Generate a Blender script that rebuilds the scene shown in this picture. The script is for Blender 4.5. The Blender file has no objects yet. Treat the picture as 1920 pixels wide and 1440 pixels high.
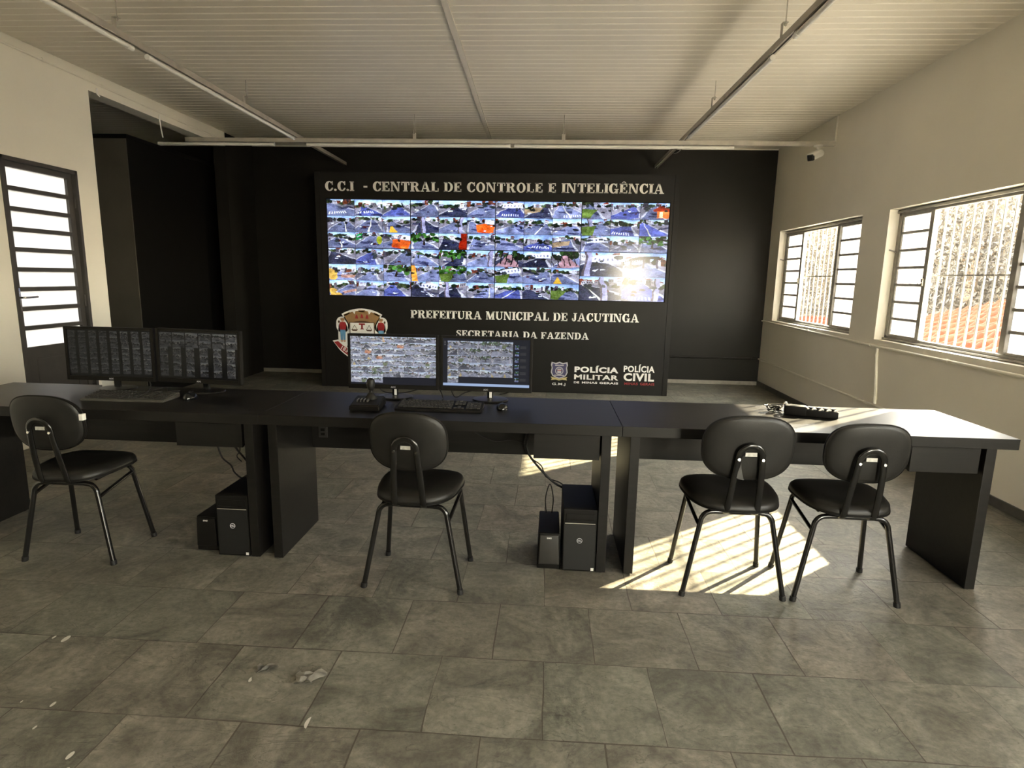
import bpy, bmesh, math, random
import numpy as np
from mathutils import Vector, Matrix
S = bpy.context.scene
C = S.collection
PI = math.pi

# ------------------------------------------------------------------ camera, sky, sun, exposure
cam_d = bpy.data.cameras.new('camera')
cam = bpy.data.objects.new('camera', cam_d); C.objects.link(cam)
_r = Vector((0.99810744, 0.05846172, 0.01907264)); _u = Vector((-0.02903637, 0.17464526, 0.98420319))
_f = Vector((-0.05420727, 0.98289433, -0.17601225))
cam.matrix_world = Matrix(((_r.x, _u.x, -_f.x, 0), (_r.y, _u.y, -_f.y, 0), (_r.z, _u.z, -_f.z, 1.425), (0, 0, 0, 1)))
cam_d.sensor_fit = 'HORIZONTAL'; cam_d.sensor_width = 36; cam_d.lens = 36 * 1116.65 / 1920
cam_d.clip_start = 0.02; cam_d.clip_end = 300
S.camera = cam

W = bpy.data.worlds.new('sky'); S.world = W; W.use_nodes = True
wn, wl = W.node_tree.nodes, W.node_tree.links
wn.clear()
sky = wn.new('ShaderNodeTexSky'); sky.sky_type = 'NISHITA'; sky.sun_disc = False
sky.sun_elevation = math.radians(26.1); sky.sun_rotation = math.radians(51.7)
sky.dust_density = 0.3; sky.air_density = 1.0
hs = wn.new('ShaderNodeHueSaturation'); hs.inputs['Saturation'].default_value = 0.30
bg = wn.new('ShaderNodeBackground'); bg.inputs['Strength'].default_value = 7.4
wo = wn.new('ShaderNodeOutputWorld')
tn = wn.new('ShaderNodeMix'); tn.data_type = 'RGBA'; tn.blend_type = 'MULTIPLY'; tn.inputs[0].default_value = 1.0
tn.inputs[7].default_value = (1.0, 0.92, 0.755, 1)      # warm hazy morning air
wl.new(sky.outputs[0], hs.inputs['Color']); wl.new(hs.outputs[0], tn.inputs[6]); wl.new(tn.outputs[2], bg.inputs['Color']); wl.new(bg.outputs[0], wo.inputs[0])

sun_d = bpy.data.lights.new('sun', 'SUN'); sun_d.energy = 41.0; sun_d.color = (1.0, 0.86, 0.56); sun_d.angle = math.radians(0.53)
sun = bpy.data.objects.new('sun', sun_d); C.objects.link(sun)
sun.rotation_euler = Vector((-1.6, -1.264, -1.0)).to_track_quat('-Z', 'Y').to_euler()
sun.location = (12, 10, 9)

def portal(name, loc, rot, sx, sy):
    d = bpy.data.lights.new(name, 'AREA'); d.shape = 'RECTANGLE'; d.size = sx; d.size_y = sy
    d.cycles.is_portal = True
    o = bpy.data.objects.new(name, d); C.objects.link(o); o.location = loc; o.rotation_euler = rot
portal('sky_portal', (3.22, 4.63, 1.5), (0, PI / 2, 0), 1.2, 2.1)
portal('sky_portal', (3.22, 7.1, 1.5), (0, PI / 2, 0), 1.2, 2.1)
portal('sky_portal', (3.22, 0.9, 1.5), (0, PI / 2, 0), 1.2, 2.3)
portal('sky_portal', (3.22, -1.75, 1.5), (0, PI / 2, 0), 1.2, 2.1)
portal('sky_portal', (2.45, -3.2, 1.08), (-PI / 2, 0, 0), 0.9, 2.15)

vs = S.view_settings
vs.view_transform = 'Standard'; vs.look = 'None'; vs.gamma = 1.0; vs.use_curve_mapping = False; vs.exposure = 0.60
S.cycles.max_bounces = 10; S.cycles.diffuse_bounces = 6; S.cycles.glossy_bounces = 4
S.cycles.transmission_bounces = 6; S.cycles.transparent_max_bounces = 12
S.cycles.sample_clamp_indirect = 8.0; S.cycles.caustics_reflective = False; S.cycles.caustics_refractive = False
S.cycles.use_denoising = True

# ------------------------------------------------------------------ measures of the room (metres, camera at x=y=0)
XR, XL, YB, YREAR, ZC = 2.986, -4.118, 8.432, -3.0, 3.155
TW = 0.18                                      # wall thickness
YP = 7.408                                     # face of the sign panel
TILE = 0.3868

# ------------------------------------------------------------------ helpers
def lin(c):
    return tuple((x / 12.92 if x <= 0.04045 else ((x + 0.055) / 1.055) ** 2.4) for x in c)

def mat(name, color, rough=0.5, spec=0.5, metal=0.0, var=0.0, vscale=8.0, bump=0.0, bscale=60.0, stretch=(1, 1, 1), coat=0.0):
    m = bpy.data.materials.new(name); m.use_nodes = True
    n, l = m.node_tree.nodes, m.node_tree.links
    b = n['Principled BSDF']
    b.inputs['Base Color'].default_value = (*color, 1); b.inputs['Roughness'].default_value = rough
    b.inputs['Specular IOR Level'].default_value = spec; b.inputs['Metallic'].default_value = metal
    b.inputs['Coat Weight'].default_value = coat
    tc = n.new('ShaderNodeTexCoord'); mp = n.new('ShaderNodeMapping'); mp.inputs['Scale'].default_value = stretch
    l.new(tc.outputs['Object'], mp.inputs[0])
    if var > 0:
        t = n.new('ShaderNodeTexNoise'); t.inputs['Scale'].default_value = vscale; t.inputs['Detail'].default_value = 5
        l.new(mp.outputs[0], t.inputs['Vector'])
        r = n.new('ShaderNodeValToRGB')
        r.color_ramp.elements[0].position = 0.25; r.color_ramp.elements[1].position = 0.75
        r.color_ramp.elements[0].color = (*[max(0, c * (1 - var)) for c in color], 1)
        r.color_ramp.elements[1].color = (*[min(1, c * (1 + var)) for c in color], 1)
        l.new(t.outputs['Fac'], r.inputs[0]); l.new(r.outputs[0], b.inputs['Base Color'])
    if bump > 0:
        t2 = n.new('ShaderNodeTexNoise'); t2.inputs['Scale'].default_value = bscale; t2.inputs['Detail'].default_value = 3
        l.new(mp.outputs[0], t2.inputs['Vector'])
        bp = n.new('ShaderNodeBump'); bp.inputs['Strength'].default_value = bump; bp.inputs['Distance'].default_value = 0.003
        l.new(t2.outputs['Fac'], bp.inputs['Height']); l.new(bp.outputs[0], b.inputs['Normal'])
    return m

def link(name, me, parent=None, m=None):
    o = bpy.data.objects.new(name, me); C.objects.link(o)
    if parent is not None: o.parent = parent
    if m is not None:
        for x in (m if isinstance(m, (list, tuple)) else [m]): me.materials.append(x)
    return o

def obj(name, bm, m, parent=None, smooth=None):
    me = bpy.data.meshes.new(name)
    bmesh.ops.recalc_face_normals(bm, faces=bm.faces[:])
    bm.to_mesh(me); bm.free()
    if smooth is not None:
        me.polygons.foreach_set('use_smooth', [True] * len(me.polygons))
        try: me.set_sharp_from_angle(angle=math.radians(smooth))
        except Exception: pass
    return link(name, me, parent, m)

def tag(o, label, cat, group=None):
    o['label'] = label; o['category'] = cat
    if group: o['group'] = group
    return o

def thing(name, label, cat, loc=(0, 0, 0), rz=0.0, group=None):
    o = bpy.data.objects.new(name, None); C.objects.link(o)
    o.location = loc; o.rotation_euler = (0, 0, rz); o.empty_display_size = 0.1
    return tag(o, label, cat, group)

def struct(name, bm, m, parent=None, smooth=None):
    o = obj(name, bm, m, parent, smooth)
    if parent is None: o['kind'] = 'structure'
    return o

def B(): return bmesh.new()

def box(bm, x0, x1, y0, y1, z0, z1, bev=0.0, seg=2, mi=0):
    t = bmesh.new()
    vs_ = [t.verts.new((x, y, z)) for x in (x0, x1) for y in (y0, y1) for z in (z0, z1)]
    for f in ((0, 1, 3, 2), (4, 6, 7, 5), (0, 4, 5, 1), (2, 3, 7, 6), (0, 2, 6, 4), (1, 5, 7, 3)):
        t.faces.new([vs_[i] for i in f])
    if bev > 0:
        bmesh.ops.bevel(t, geom=t.edges[:], offset=bev, segments=seg, affect='EDGES', profile=0.6)
    merge(bm, t, mi)
    return bm

def merge(bm, t, mi=0, M=None):
    if M is not None: bmesh.ops.transform(t, matrix=M, verts=t.verts)
    mp = {v: bm.verts.new(v.co) for v in t.verts}
    for f in t.faces:
        try:
            g = bm.faces.new([mp[v] for v in f.verts]); g.material_index = mi; g.smooth = f.smooth
        except ValueError: pass
    t.free()

def smooth_path(pts, sub=6):
    P = [Vector(p) for p in pts]
    if len(P) < 3: return P
    out = []
    for i in range(len(P) - 1):
        p0 = P[max(i - 1, 0)]; p1 = P[i]; p2 = P[i + 1]; p3 = P[min(i + 2, len(P) - 1)]
        for k in range(sub):
            t = k / sub
            out.append(0.5 * ((2 * p1) + (p2 - p0) * t + (2 * p0 - 5 * p1 + 4 * p2 - p3) * t * t + (3 * p1 - p0 - 3 * p2 + p3) * t ** 3))
    out.append(P[-1])
    return out

def tube(bm, pts, r, n=10, ry=None, ref=None, smooth=False, caps=True, mi=0):
    P = smooth_path(pts) if smooth else [Vector(p) for p in pts]
    ry = r if ry is None else ry
    rings = []
    prev = None
    for i, p in enumerate(P):
        a = P[max(i - 1, 0)]; b = P[min(i + 1, len(P) - 1)]
        d = (b - a).normalized()
        if ref is not None: nx = Vector(ref) - d * d.dot(Vector(ref))
        elif prev is None:
            h = Vector((0, 0, 1)) if abs(d.z) < 0.9 else Vector((1, 0, 0)); nx = h - d * d.dot(h)
        else: nx = prev - d * d.dot(prev)
        if nx.length < 1e-6: nx = d.orthogonal()
        nx.normalize(); prev = nx; ny = d.cross(nx)
        rings.append([bm.verts.new(p + nx * (r * math.cos(2 * PI * k / n)) + ny * (ry * math.sin(2 * PI * k / n))) for k in range(n)])
    for a, b in zip(rings, rings[1:]):
        for k in range(n):
            f = bm.faces.new((a[k], a[(k + 1) % n], b[(k + 1) % n], b[k])); f.material_index = mi
    if caps:
        for rg in (rings[0], rings[-1]):
            f = bm.faces.new(rg); f.material_index = mi
    return bm

def lathe(bm, prof, c=(0, 0, 0), n=24, mi=0):
    rings = []
    for r, z in prof:
        if r < 1e-5: rings.append([bm.verts.new((c[0], c[1], c[2] + z))])
        else: rings.append([bm.verts.new((c[0] + r * math.cos(2 * PI * k / n), c[1] + r * math.sin(2 * PI * k / n), c[2] + z)) for k in range(n)])
    for a, b in zip(rings, rings[1:]):
        for k in range(n):
            k2 = (k + 1) % n
            q = [a[k % len(a)], a[k2 % len(a)], b[k2 % len(b)], b[k % len(b)]]
            q = [v for i, v in enumerate(q) if v not in q[:i]]
            if len(q) > 2:
                f = bm.faces.new(q); f.material_index = mi
    for rg in (rings[0], rings[-1]):
        if len(rg) > 2: bm.faces.new(rg).material_index = mi
    return bm

def prism_xz(bm, pts, y0, y1, mi=0):
    """Outline in the x-z plane given depth from y0 (front) to y1 (back)."""
    a = [bm.verts.new((x, y0, z)) for x, z in pts]; b = [bm.verts.new((x, y1, z)) for x, z in pts]
    n = len(pts)
    fs = [bm.faces.new(a), bm.faces.new(b[::-1])]
    for i in range(n): fs.append(bm.faces.new((a[i], b[i], b[(i + 1) % n], a[(i + 1) % n])))
    for f in fs: f.material_index = mi
    return bm

def superellipse(cx, cz, a, b, e=2.6, n=40):
    out = []
    for k in range(n):
        t = 2 * PI * k / n; c, s = math.cos(t), math.sin(t)
        out.append((cx + a * math.copysign(abs(c) ** (2 / e), c), cz + b * math.copysign(abs(s) ** (2 / e), s)))
    return out

# ------------------------------------------------------------------ materials
def paint_mat(name, base, dirt, rough):
    m = mat(name, base, rough=rough, spec=0.3, var=0.05, vscale=1.2, bump=0.12, bscale=90)
    return m
M_white = paint_mat('cream_wall_paint', (0.84, 0.80, 0.70), 0.1, 0.62)
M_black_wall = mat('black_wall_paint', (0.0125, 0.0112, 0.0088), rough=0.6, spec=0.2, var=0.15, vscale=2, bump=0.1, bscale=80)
M_lam = mat('black_laminate', (0.0075, 0.0066, 0.0056), rough=0.42, spec=0.24, var=0.35, vscale=14, bump=0.06, bscale=40, stretch=(0.25, 3, 3))
M_board = mat('black_board', (0.0075, 0.0065, 0.0055), rough=0.5, spec=0.22, var=0.15, vscale=6, bump=0.04, bscale=60)
M_vinyl = mat('black_vinyl', (0.0105, 0.0095, 0.0082), rough=0.45, spec=0.32, var=0.2, vscale=20, bump=0.12, bscale=260)
M_tube = mat('black_enamel_tube', (0.006, 0.0055, 0.005), rough=0.2, spec=0.6, var=0.1, vscale=30)
M_plast = mat('black_plastic', (0.0066, 0.0058, 0.005), rough=0.55, spec=0.14, var=0.15, vscale=30, bump=0.05, bscale=300)
M_key_g = mat('button_grey_case_sheen', (0.075, 0.07, 0.06), rough=0.45, var=0.1, vscale=30)  # own grey of the buttons; on the keyboard case a painted wall reflection
M_plast_g = mat('charcoal_plastic', (0.024, 0.022, 0.019), rough=0.45, spec=0.45, var=0.15, vscale=30)
M_gloss = mat('glossy_black_plastic', (0.006, 0.006, 0.006), rough=0.12, spec=0.6, var=0.05, vscale=20)
M_satin = mat('satin_black_plastic', (0.008, 0.0075, 0.007), rough=0.35, spec=0.35, var=0.05, vscale=20)
M_rubber = mat('black_rubber', (0.0065, 0.006, 0.0055), rough=0.55, spec=0.4, var=0.1, vscale=40)
M_chrome = mat('bright_steel', (0.72, 0.70, 0.66), rough=0.22, metal=1.0, var=0.05, vscale=30)
M_galv = mat('galvanised_steel', (0.42, 0.385, 0.33), rough=0.5, metal=0.35, var=0.15, vscale=12)
M_grill = mat('white_bar_paint', (0.36, 0.34, 0.30), rough=0.5, var=0.05, vscale=10)
M_frame = mat('grey_window_paint', (0.30, 0.285, 0.25), rough=0.5, spec=0.4, var=0.25, vscale=14, bump=0.2, bscale=50)
M_door = mat('dark_grey_door_paint', (0.055, 0.050, 0.044), rough=0.45, spec=0.4, var=0.12, vscale=10)
M_tag_g = mat('dull_label', (0.40, 0.385, 0.35), rough=0.5, var=0.25, vscale=90)
M_tag = mat('white_sticker', (0.78, 0.76, 0.72), rough=0.5, var=0.03, vscale=60)
M_white_p = mat('white_plastic', (0.82, 0.80, 0.75), rough=0.4, var=0.03, vscale=20)
M_letter = mat('white_vinyl_letter', (0.95, 0.935, 0.90), rough=0.45, var=0.03, vscale=30)
M_red = mat('red_vinyl', (0.33, 0.018, 0.022), rough=0.5, var=0.1, vscale=30)
M_brown = mat('crest_brown', (0.34, 0.20, 0.085), rough=0.5, var=0.1, vscale=30)
M_dbrown = mat('crest_dark_brown', (0.10, 0.045, 0.02), rough=0.5, var=0.1, vscale=30)
M_blue = mat('crest_blue', (0.13, 0.32, 0.52), rough=0.5, var=0.1, vscale=30)
M_navy = mat('badge_navy', (0.06, 0.055, 0.14), rough=0.5, var=0.1, vscale=30)
M_silver = mat('badge_silver', (0.50, 0.49, 0.52), rough=0.4, var=0.08, vscale=30)
M_gold = mat('badge_gold', (0.55, 0.45, 0.20), rough=0.45, var=0.1, vscale=30)
M_skin = mat('crest_skin', (0.62, 0.36, 0.25), rough=0.5, var=0.05, vscale=30)
M_terra = mat('terracotta', (0.062, 0.0185, 0.0088), rough=0.9, spec=0.05, var=0.35, vscale=9)
M_bark = mat('bark', (0.16, 0.12, 0.085), rough=0.9, var=0.3, vscale=12, bump=0.5, bscale=30)
M_stucco = mat('pale_stucco', (0.62, 0.58, 0.50), rough=0.8, var=0.1, vscale=3)
M_base = mat('slate_skirting', (0.085, 0.08, 0.07), rough=0.5, var=0.25, vscale=14)
M_base_l = mat('grey_skirting', (0.26, 0.24, 0.20), rough=0.6, var=0.2, vscale=14)

def leaf_mat():
    m = mat('leaf', (0.042, 0.035, 0.026), rough=0.45, var=0.5, vscale=1.3)
    n, l = m.node_tree.nodes, m.node_tree.links
    b = n['Principled BSDF']
    t = n.new('ShaderNodeBsdfTranslucent'); t.inputs['Color'].default_value = (0.085, 0.070, 0.050, 1)
    mx = n.new('ShaderNodeMixShader'); mx.inputs[0].default_value = 0.4
    l.new(b.outputs[0], mx.inputs[1]); l.new(t.outputs[0], mx.inputs[2]); l.new(mx.outputs[0], n['Material Output'].inputs[0])
    return m
M_leaf = leaf_mat()

def frosted_mat(name, k):
    m = bpy.data.materials.new(name); m.use_nodes = True
    n, l = m.node_tree.nodes, m.node_tree.links
    n.remove(n['Principled BSDF'])
    tr = n.new('ShaderNodeBsdfTranslucent'); tr.inputs['Color'].default_value = (k, k, k * 1.04, 1)
    gl = n.new('ShaderNodeBsdfGlossy'); gl.inputs['Roughness'].default_value = 0.25
    tc = n.new('ShaderNodeTexCoord'); no = n.new('ShaderNodeTexNoise'); no.inputs['Scale'].default_value = 120
    bp = n.new('ShaderNodeBump'); bp.inputs['Strength'].default_value = 0.3
    l.new(tc.outputs['Object'], no.inputs['Vector']); l.new(no.outputs['Fac'], bp.inputs['Height']); l.new(bp.outputs[0], gl.inputs['Normal'])
    fr = n.new('ShaderNodeFresnel'); fr.inputs['IOR'].default_value = 1.35
    mx = n.new('ShaderNodeMixShader')
    l.new(fr.outputs[0], mx.inputs[0]); l.new(tr.outputs[0], mx.inputs[1]); l.new(gl.outputs[0], mx.inputs[2])
    l.new(mx.outputs[0], n['Material Output'].inputs[0])
    return m
M_frost = frosted_mat('frosted_ribbed_glass', 0.55)
M_frost_d = frosted_mat('milky_door_glass', 0.40)

def slate_mat():
    m = bpy.data.materials.new('slate_tiles'); m.use_nodes = True
    n, l = m.node_tree.nodes, m.node_tree.links
    b = n['Principled BSDF']
    def math_(op, a, c=None):
        k = n.new('ShaderNodeMath'); k.operation = op
        for i, v in enumerate((a, c)):
            if v is None: continue
            if isinstance(v, (int, float)): k.inputs[i].default_value = v
            else: l.new(v, k.inputs[i])
        return k.outputs[0]
    tc = n.new('ShaderNodeTexCoord'); sp = n.new('ShaderNodeSeparateXYZ'); l.new(tc.outputs['Object'], sp.inputs[0])
    wob = n.new('ShaderNodeTexNoise'); wob.inputs['Scale'].default_value = 2.2; wob.inputs['Detail'].default_value = 4; l.new(tc.outputs['Object'], wob.inputs['Vector'])
    w = math_('MULTIPLY', math_('SUBTRACT', wob.outputs['Fac'], 0.5), 0.022)
    v = math_('DIVIDE', math_('ADD', math_('SUBTRACT', sp.outputs[1], 2.4186), w), TILE)
    row = math_('FLOOR', v); fv = math_('SUBTRACT', v, row)
    par = math_('ABSOLUTE', math_('SUBTRACT', row, math_('MULTIPLY', math_('FLOOR', math_('DIVIDE', row, 2.0)), 2.0)))
    x = math_('ADD', math_('SUBTRACT', sp.outputs[0], 0.0265), w)
    uu = math_('SUBTRACT', math_('DIVIDE', x, TILE), math_('MULTIPLY', par, 0.5))
    col = math_('FLOOR', uu); fu = math_('SUBTRACT', uu, col)
    du = math_('MULTIPLY', math_('MINIMUM', fu, math_('SUBTRACT', 1.0, fu)), TILE)
    dv = math_('MULTIPLY', math_('MINIMUM', fv, math_('SUBTRACT', 1.0, fv)), TILE)
    d = math_('MINIMUM', du, dv)
    cell = n.new('ShaderNodeCombineXYZ'); l.new(col, cell.inputs[0]); l.new(row, cell.inputs[1])
    wn_ = n.new('ShaderNodeTexWhiteNoise'); wn_.noise_dimensions = '2D'; l.new(cell.outputs[0], wn_.inputs['Vector'])
    # cleft slate texture: warped per tile
    off = n.new('ShaderNodeVectorMath'); off.operation = 'MULTIPLY_ADD'
    l.new(cell.outputs[0], off.inputs[0]); off.inputs[1].default_value = (3.7, 5.3, 0); l.new(tc.outputs['Object'], off.inputs[2])
    big = n.new('ShaderNodeTexNoise'); big.inputs['Scale'].default_value = 3.4; big.inputs['Detail'].default_value = 9; big.inputs['Roughness'].default_value = 0.66
    big.inputs['Distortion'].default_value = 1.4; l.new(off.outputs[0], big.inputs['Vector'])
    fine = n.new('ShaderNodeTexNoise'); fine.inputs['Scale'].default_value = 38; fine.inputs['Detail'].default_value = 6; fine.inputs['Roughness'].default_value = 0.7
    l.new(off.outputs[0], fine.inputs['Vector'])
    mp = n.new('ShaderNodeMapping'); mp.inputs['Scale'].default_value = (1.1, 3.2, 1); mp.inputs['Rotation'].default_value = (0, 0, 0.35); l.new(off.outputs[0], mp.inputs[0])
    vein = n.new('ShaderNodeTexNoise'); vein.inputs['Scale'].default_value = 2.6; vein.inputs['Detail'].default_value = 7; vein.inputs['Distortion'].default_value = 2.2
    l.new(mp.outputs[0], vein.inputs['Vector'])
    ridge = math_('ABSOLUTE', math_('SUBTRACT', vein.outputs['Fac'], 0.5))
    crack = n.new('ShaderNodeMapRange'); crack.inputs[1].default_value = 0.0; crack.inputs[2].default_value = 0.012; crack.inputs[3].default_value = 1.0; crack.inputs[4].default_value = 0.0
    l.new(ridge, crack.inputs[0])
    # base colour
    r1 = n.new('ShaderNodeValToRGB'); e = r1.color_ramp.elements
    e[0].position = 0.36; e[0].color = (0.104, 0.098, 0.080, 1); e[1].position = 0.66; e[1].color = (0.238, 0.225, 0.186, 1)
    l.new(big.outputs['Fac'], r1.inputs[0])
    tint = n.new('ShaderNodeValToRGB'); tint.color_ramp.elements[0].color = (0.92, 0.96, 0.93, 1); tint.color_ramp.elements[1].color = (1.04, 1.0, 0.985, 1)
    l.new(wn_.outputs['Value'], tint.inputs[0])
    mu = n.new('ShaderNodeMix'); mu.data_type = 'RGBA'; mu.blend_type = 'MULTIPLY'; mu.inputs[0].default_value = 1.0
    l.new(r1.outputs[0], mu.inputs[6]); l.new(tint.outputs[0], mu.inputs[7])
    f2 = n.new('ShaderNodeMapRange'); f2.inputs[1].default_value = 0.3; f2.inputs[2].default_value = 0.7; f2.inputs[3].default_value = 0.70; f2.inputs[4].default_value = 1.24
    l.new(fine.outputs['Fac'], f2.inputs[0])
    mu2 = n.new('ShaderNodeMix'); mu2.data_type = 'RGBA'; mu2.blend_type = 'MULTIPLY'; mu2.inputs[0].default_value = 1.0
    l.new(mu.outputs[2], mu2.inputs[6]); l.new(f2.outputs[0], mu2.inputs[7])
    # hairline cleft marks
    mu3 = n.new('ShaderNodeMix'); mu3.data_type = 'RGBA'; l.new(math_('MULTIPLY', crack.outputs[0], 0.5), mu3.inputs[0])
    l.new(mu2.outputs[2], mu3.inputs[6]); mu3.inputs[7].default_value = (0.07, 0.065, 0.05, 1)
    # joints, some of them nearly closed
    jn = n.new('ShaderNodeTexNoise'); jn.inputs['Scale'].default_value = 1.7; l.new(tc.outputs['Object'], jn.inputs['Vector'])
    jw = n.new('ShaderNodeMapRange'); jw.inputs[1].default_value = 0.35; jw.inputs[2].default_value = 0.6; jw.inputs[3].default_value = 0.0006; jw.inputs[4].default_value = 0.0030
    l.new(jn.outputs['Fac'], jw.inputs[0])
    joint = math_('LESS_THAN', d, jw.outputs[0])
    mu4 = n.new('ShaderNodeMix'); mu4.data_type = 'RGBA'; l.new(math_('MULTIPLY', joint, 0.8), mu4.inputs[0]); l.new(mu3.outputs[2], mu4.inputs[6])
    mu4.inputs[7].default_value = (0.055, 0.045, 0.034, 1)
    # splashes of white paint on the floor by the left foreground
    vo = n.new('ShaderNodeTexVoronoi'); vo.inputs['Scale'].default_value = 13; vo.inputs['Randomness'].default_value = 1
    mp2 = n.new('ShaderNodeMapping'); mp2.inputs['Scale'].default_value = (1.6, 0.75, 1); mp2.inputs['Rotation'].default_value = (0, 0, 0.5); l.new(tc.outputs['Object'], mp2.inputs[0]); l.new(mp2.outputs[0], vo.inputs['Vector'])
    sr = n.new('ShaderNodeSeparateColor'); l.new(vo.outputs['Color'], sr.inputs[0])
    dist = n.new('ShaderNodeVectorMath'); dist.operation = 'DISTANCE'; l.new(tc.outputs['Object'], dist.inputs[0]); dist.inputs[1].default_value = (-1.45, 1.62, 0)
    near = n.new('ShaderNodeMapRange'); near.inputs[1].default_value = 0.1; near.inputs[2].default_value = 0.75; near.inputs[3].default_value = 0.75; near.inputs[4].default_value = 1.0
    l.new(dist.outputs['Value'], near.inputs[0])
    pick = math_('GREATER_THAN', sr.outputs[0], near.outputs[0])
    sz = math_('ADD', math_('MULTIPLY', sr.outputs[1], 0.20), 0.06)
    spot = math_('MULTIPLY', pick, math_('LESS_THAN', vo.outputs['Distance'], sz))
    mu5 = n.new('ShaderNodeMix'); mu5.data_type = 'RGBA'; l.new(math_('MULTIPLY', spot, 0.85), mu5.inputs[0]); l.new(mu4.outputs[2], mu5.inputs[6]); mu5.inputs[7].default_value = (0.62, 0.60, 0.54, 1)
    l.new(mu5.outputs[2], b.inputs['Base Color'])
    rr = n.new('ShaderNodeMapRange'); rr.inputs[1].default_value = 0.3; rr.inputs[2].default_value = 0.7; rr.inputs[3].default_value = 0.46; rr.inputs[4].default_value = 0.66
    l.new(big.outputs['Fac'], rr.inputs[0]); l.new(rr.outputs[0], b.inputs['Roughness'])
    b.inputs['Specular IOR Level'].default_value = 0.22
    h = math_('ADD', math_('MULTIPLY', big.outputs['Fac'], 1.0), math_('MULTIPLY', fine.outputs['Fac'], 0.16))
    h = math_('SUBTRACT', h, math_('MULTIPLY', joint, 0.35)); h = math_('SUBTRACT', h, math_('MULTIPLY', crack.outputs[0], 0.08))
    bp = n.new('ShaderNodeBump'); bp.inputs['Strength'].default_value = 0.8; bp.inputs['Distance'].default_value = 0.012
    l.new(h, bp.inputs['Height']); l.new(bp.outputs[0], b.inputs['Normal'])
    return m
M_slate = slate_mat()

def pvc_mat(name, base):
    m = mat(name, base, rough=0.38, spec=0.4, var=0.06, vscale=1.5)
    return m
M_pvc = pvc_mat('pvc_ceiling', (0.74, 0.685, 0.59))
M_pvc_hi = mat('pvc_joint_highlight', (0.88, 0.84, 0.76), rough=0.35, var=0.03, vscale=4)  # joints lighter than the slats: window light on the ridges, painted in
M_strip = mat('pvc_cover_strip', (0.66, 0.61, 0.53), rough=0.4, var=0.05, vscale=5)

def screen_mat(name, strength, spec=0.3):
    m = bpy.data.materials.new(name); m.use_nodes = True
    n, l = m.node_tree.nodes, m.node_tree.links
    b = n['Principled BSDF']; b.inputs['Base Color'].default_value = (0.006, 0.006, 0.007, 1); b.inputs['Roughness'].default_value = 0.15
    b.inputs['Specular IOR Level'].default_value = spec
    a = n.new('ShaderNodeAttribute'); a.attribute_name = 'Col'
    l.new(a.outputs['Color'], b.inputs['Emission Color']); b.inputs['Emission Strength'].default_value = strength
    return m
M_screen = screen_mat('lit_wall_screen', 0.74)
M_screen2 = screen_mat('lit_desk_screen', 0.66, 0.12)

# ------------------------------------------------------------------ room shell
bm = B(); box(bm, -7.2, XR + TW, YREAR - 0.2, YB + 0.2, -0.12, 0.0); struct('floor', bm, M_slate)

def wall_x(bm, x0, x1, ys, zs, holes):
    """Wall slab between x0 and x1, cut by rectangular holes (y0,y1,z0,z1), built from a grid of blocks."""
    yy = sorted({ys[0], ys[1], *[h[0] for h in holes], *[h[1] for h in holes]})
    zz = sorted({zs[0], zs[1], *[h[2] for h in holes], *[h[3] for h in holes]})
    ok = [[not any(h[0] < (yy[i] + yy[i + 1]) / 2 < h[1] and h[2] < (zz[j] + zz[j + 1]) / 2 < h[3] for h in holes) for j in range(len(zz) - 1)] for i in range(len(yy) - 1)]
    V = {}
    def v(x, y, z):
        k = (round(x, 5), round(y, 5), round(z, 5))
        if k not in V: V[k] = bm.verts.new(k)
        return V[k]
    g = lambda i, j: 0 <= i < len(yy) - 1 and 0 <= j < len(zz) - 1 and ok[i][j]
    for i in range(len(yy) - 1):
        for j in range(len(zz) - 1):
            if not ok[i][j]: continue
            a, b_, c, d = yy[i], yy[i + 1], zz[j], zz[j + 1]
            bm.faces.new((v(x0, a, c), v(x0, b_, c), v(x0, b_, d), v(x0, a, d)))
            bm.faces.new((v(x1, a, c), v(x1, a, d), v(x1, b_, d), v(x1, b_, c)))
            if not g(i - 1, j): bm.faces.new((v(x0, a, c), v(x0, a, d), v(x1, a, d), v(x1, a, c)))
            if not g(i + 1, j): bm.faces.new((v(x0, b_, c), v(x1, b_, c), v(x1, b_, d), v(x0, b_, d)))
            if not g(i, j - 1): bm.faces.new((v(x0, a, c), v(x1, a, c), v(x1, b_, c), v(x0, b_, c)))
            if not g(i, j + 1): bm.faces.new((v(x0, a, d), v(x0, b_, d), v(x1, b_, d), v(x1, a, d)))
    return bm

W1 = (3.62, 5.60, 0.935, 2.075)
W2 = (6.06, 8.11, 0.930, 2.080)
W3 = (-0.30, 2.10, 0.935, 2.075)
W_ADDED = (-2.75, -0.75, 0.935, 2.075)  # unseen window added to light the left wall and ceiling
bm = wall_x(B(), XR, XR + TW, (YREAR, YB + 0.2), (0, ZC + 0.1), [W1, W2, W3, W_ADDED]); struct('wall_right', bm, M_white)

DOOR = (4.437, 5.197, 0.0, 2.265)
OPEN = (5.43, 7.72, 0.0, 2.99)
bm = wall_x(B(), XL - 0.16, XL, (YREAR, OPEN[1]), (0, ZC + 0.1), [DOOR, OPEN]); struct('wall_left', bm, M_white)
bm = B(); box(bm, XL - 0.16, XL, OPEN[1] + 0.001, YB - 0.001, 0, ZC + 0.1); struct('wall_left_corner', bm, M_black_wall)
bm = B(); box(bm, -7.2, XR - 0.001, YB, YB + 0.2, 0, ZC - 0.02); struct('wall_back', bm, M_black_wall)
bm = B(); box(bm, -7.2, XR - 0.001, YB + 0.002, YB + 0.2, ZC - 0.018, ZC + 0.1); struct('wall_back_top', bm, M_white)
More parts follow.
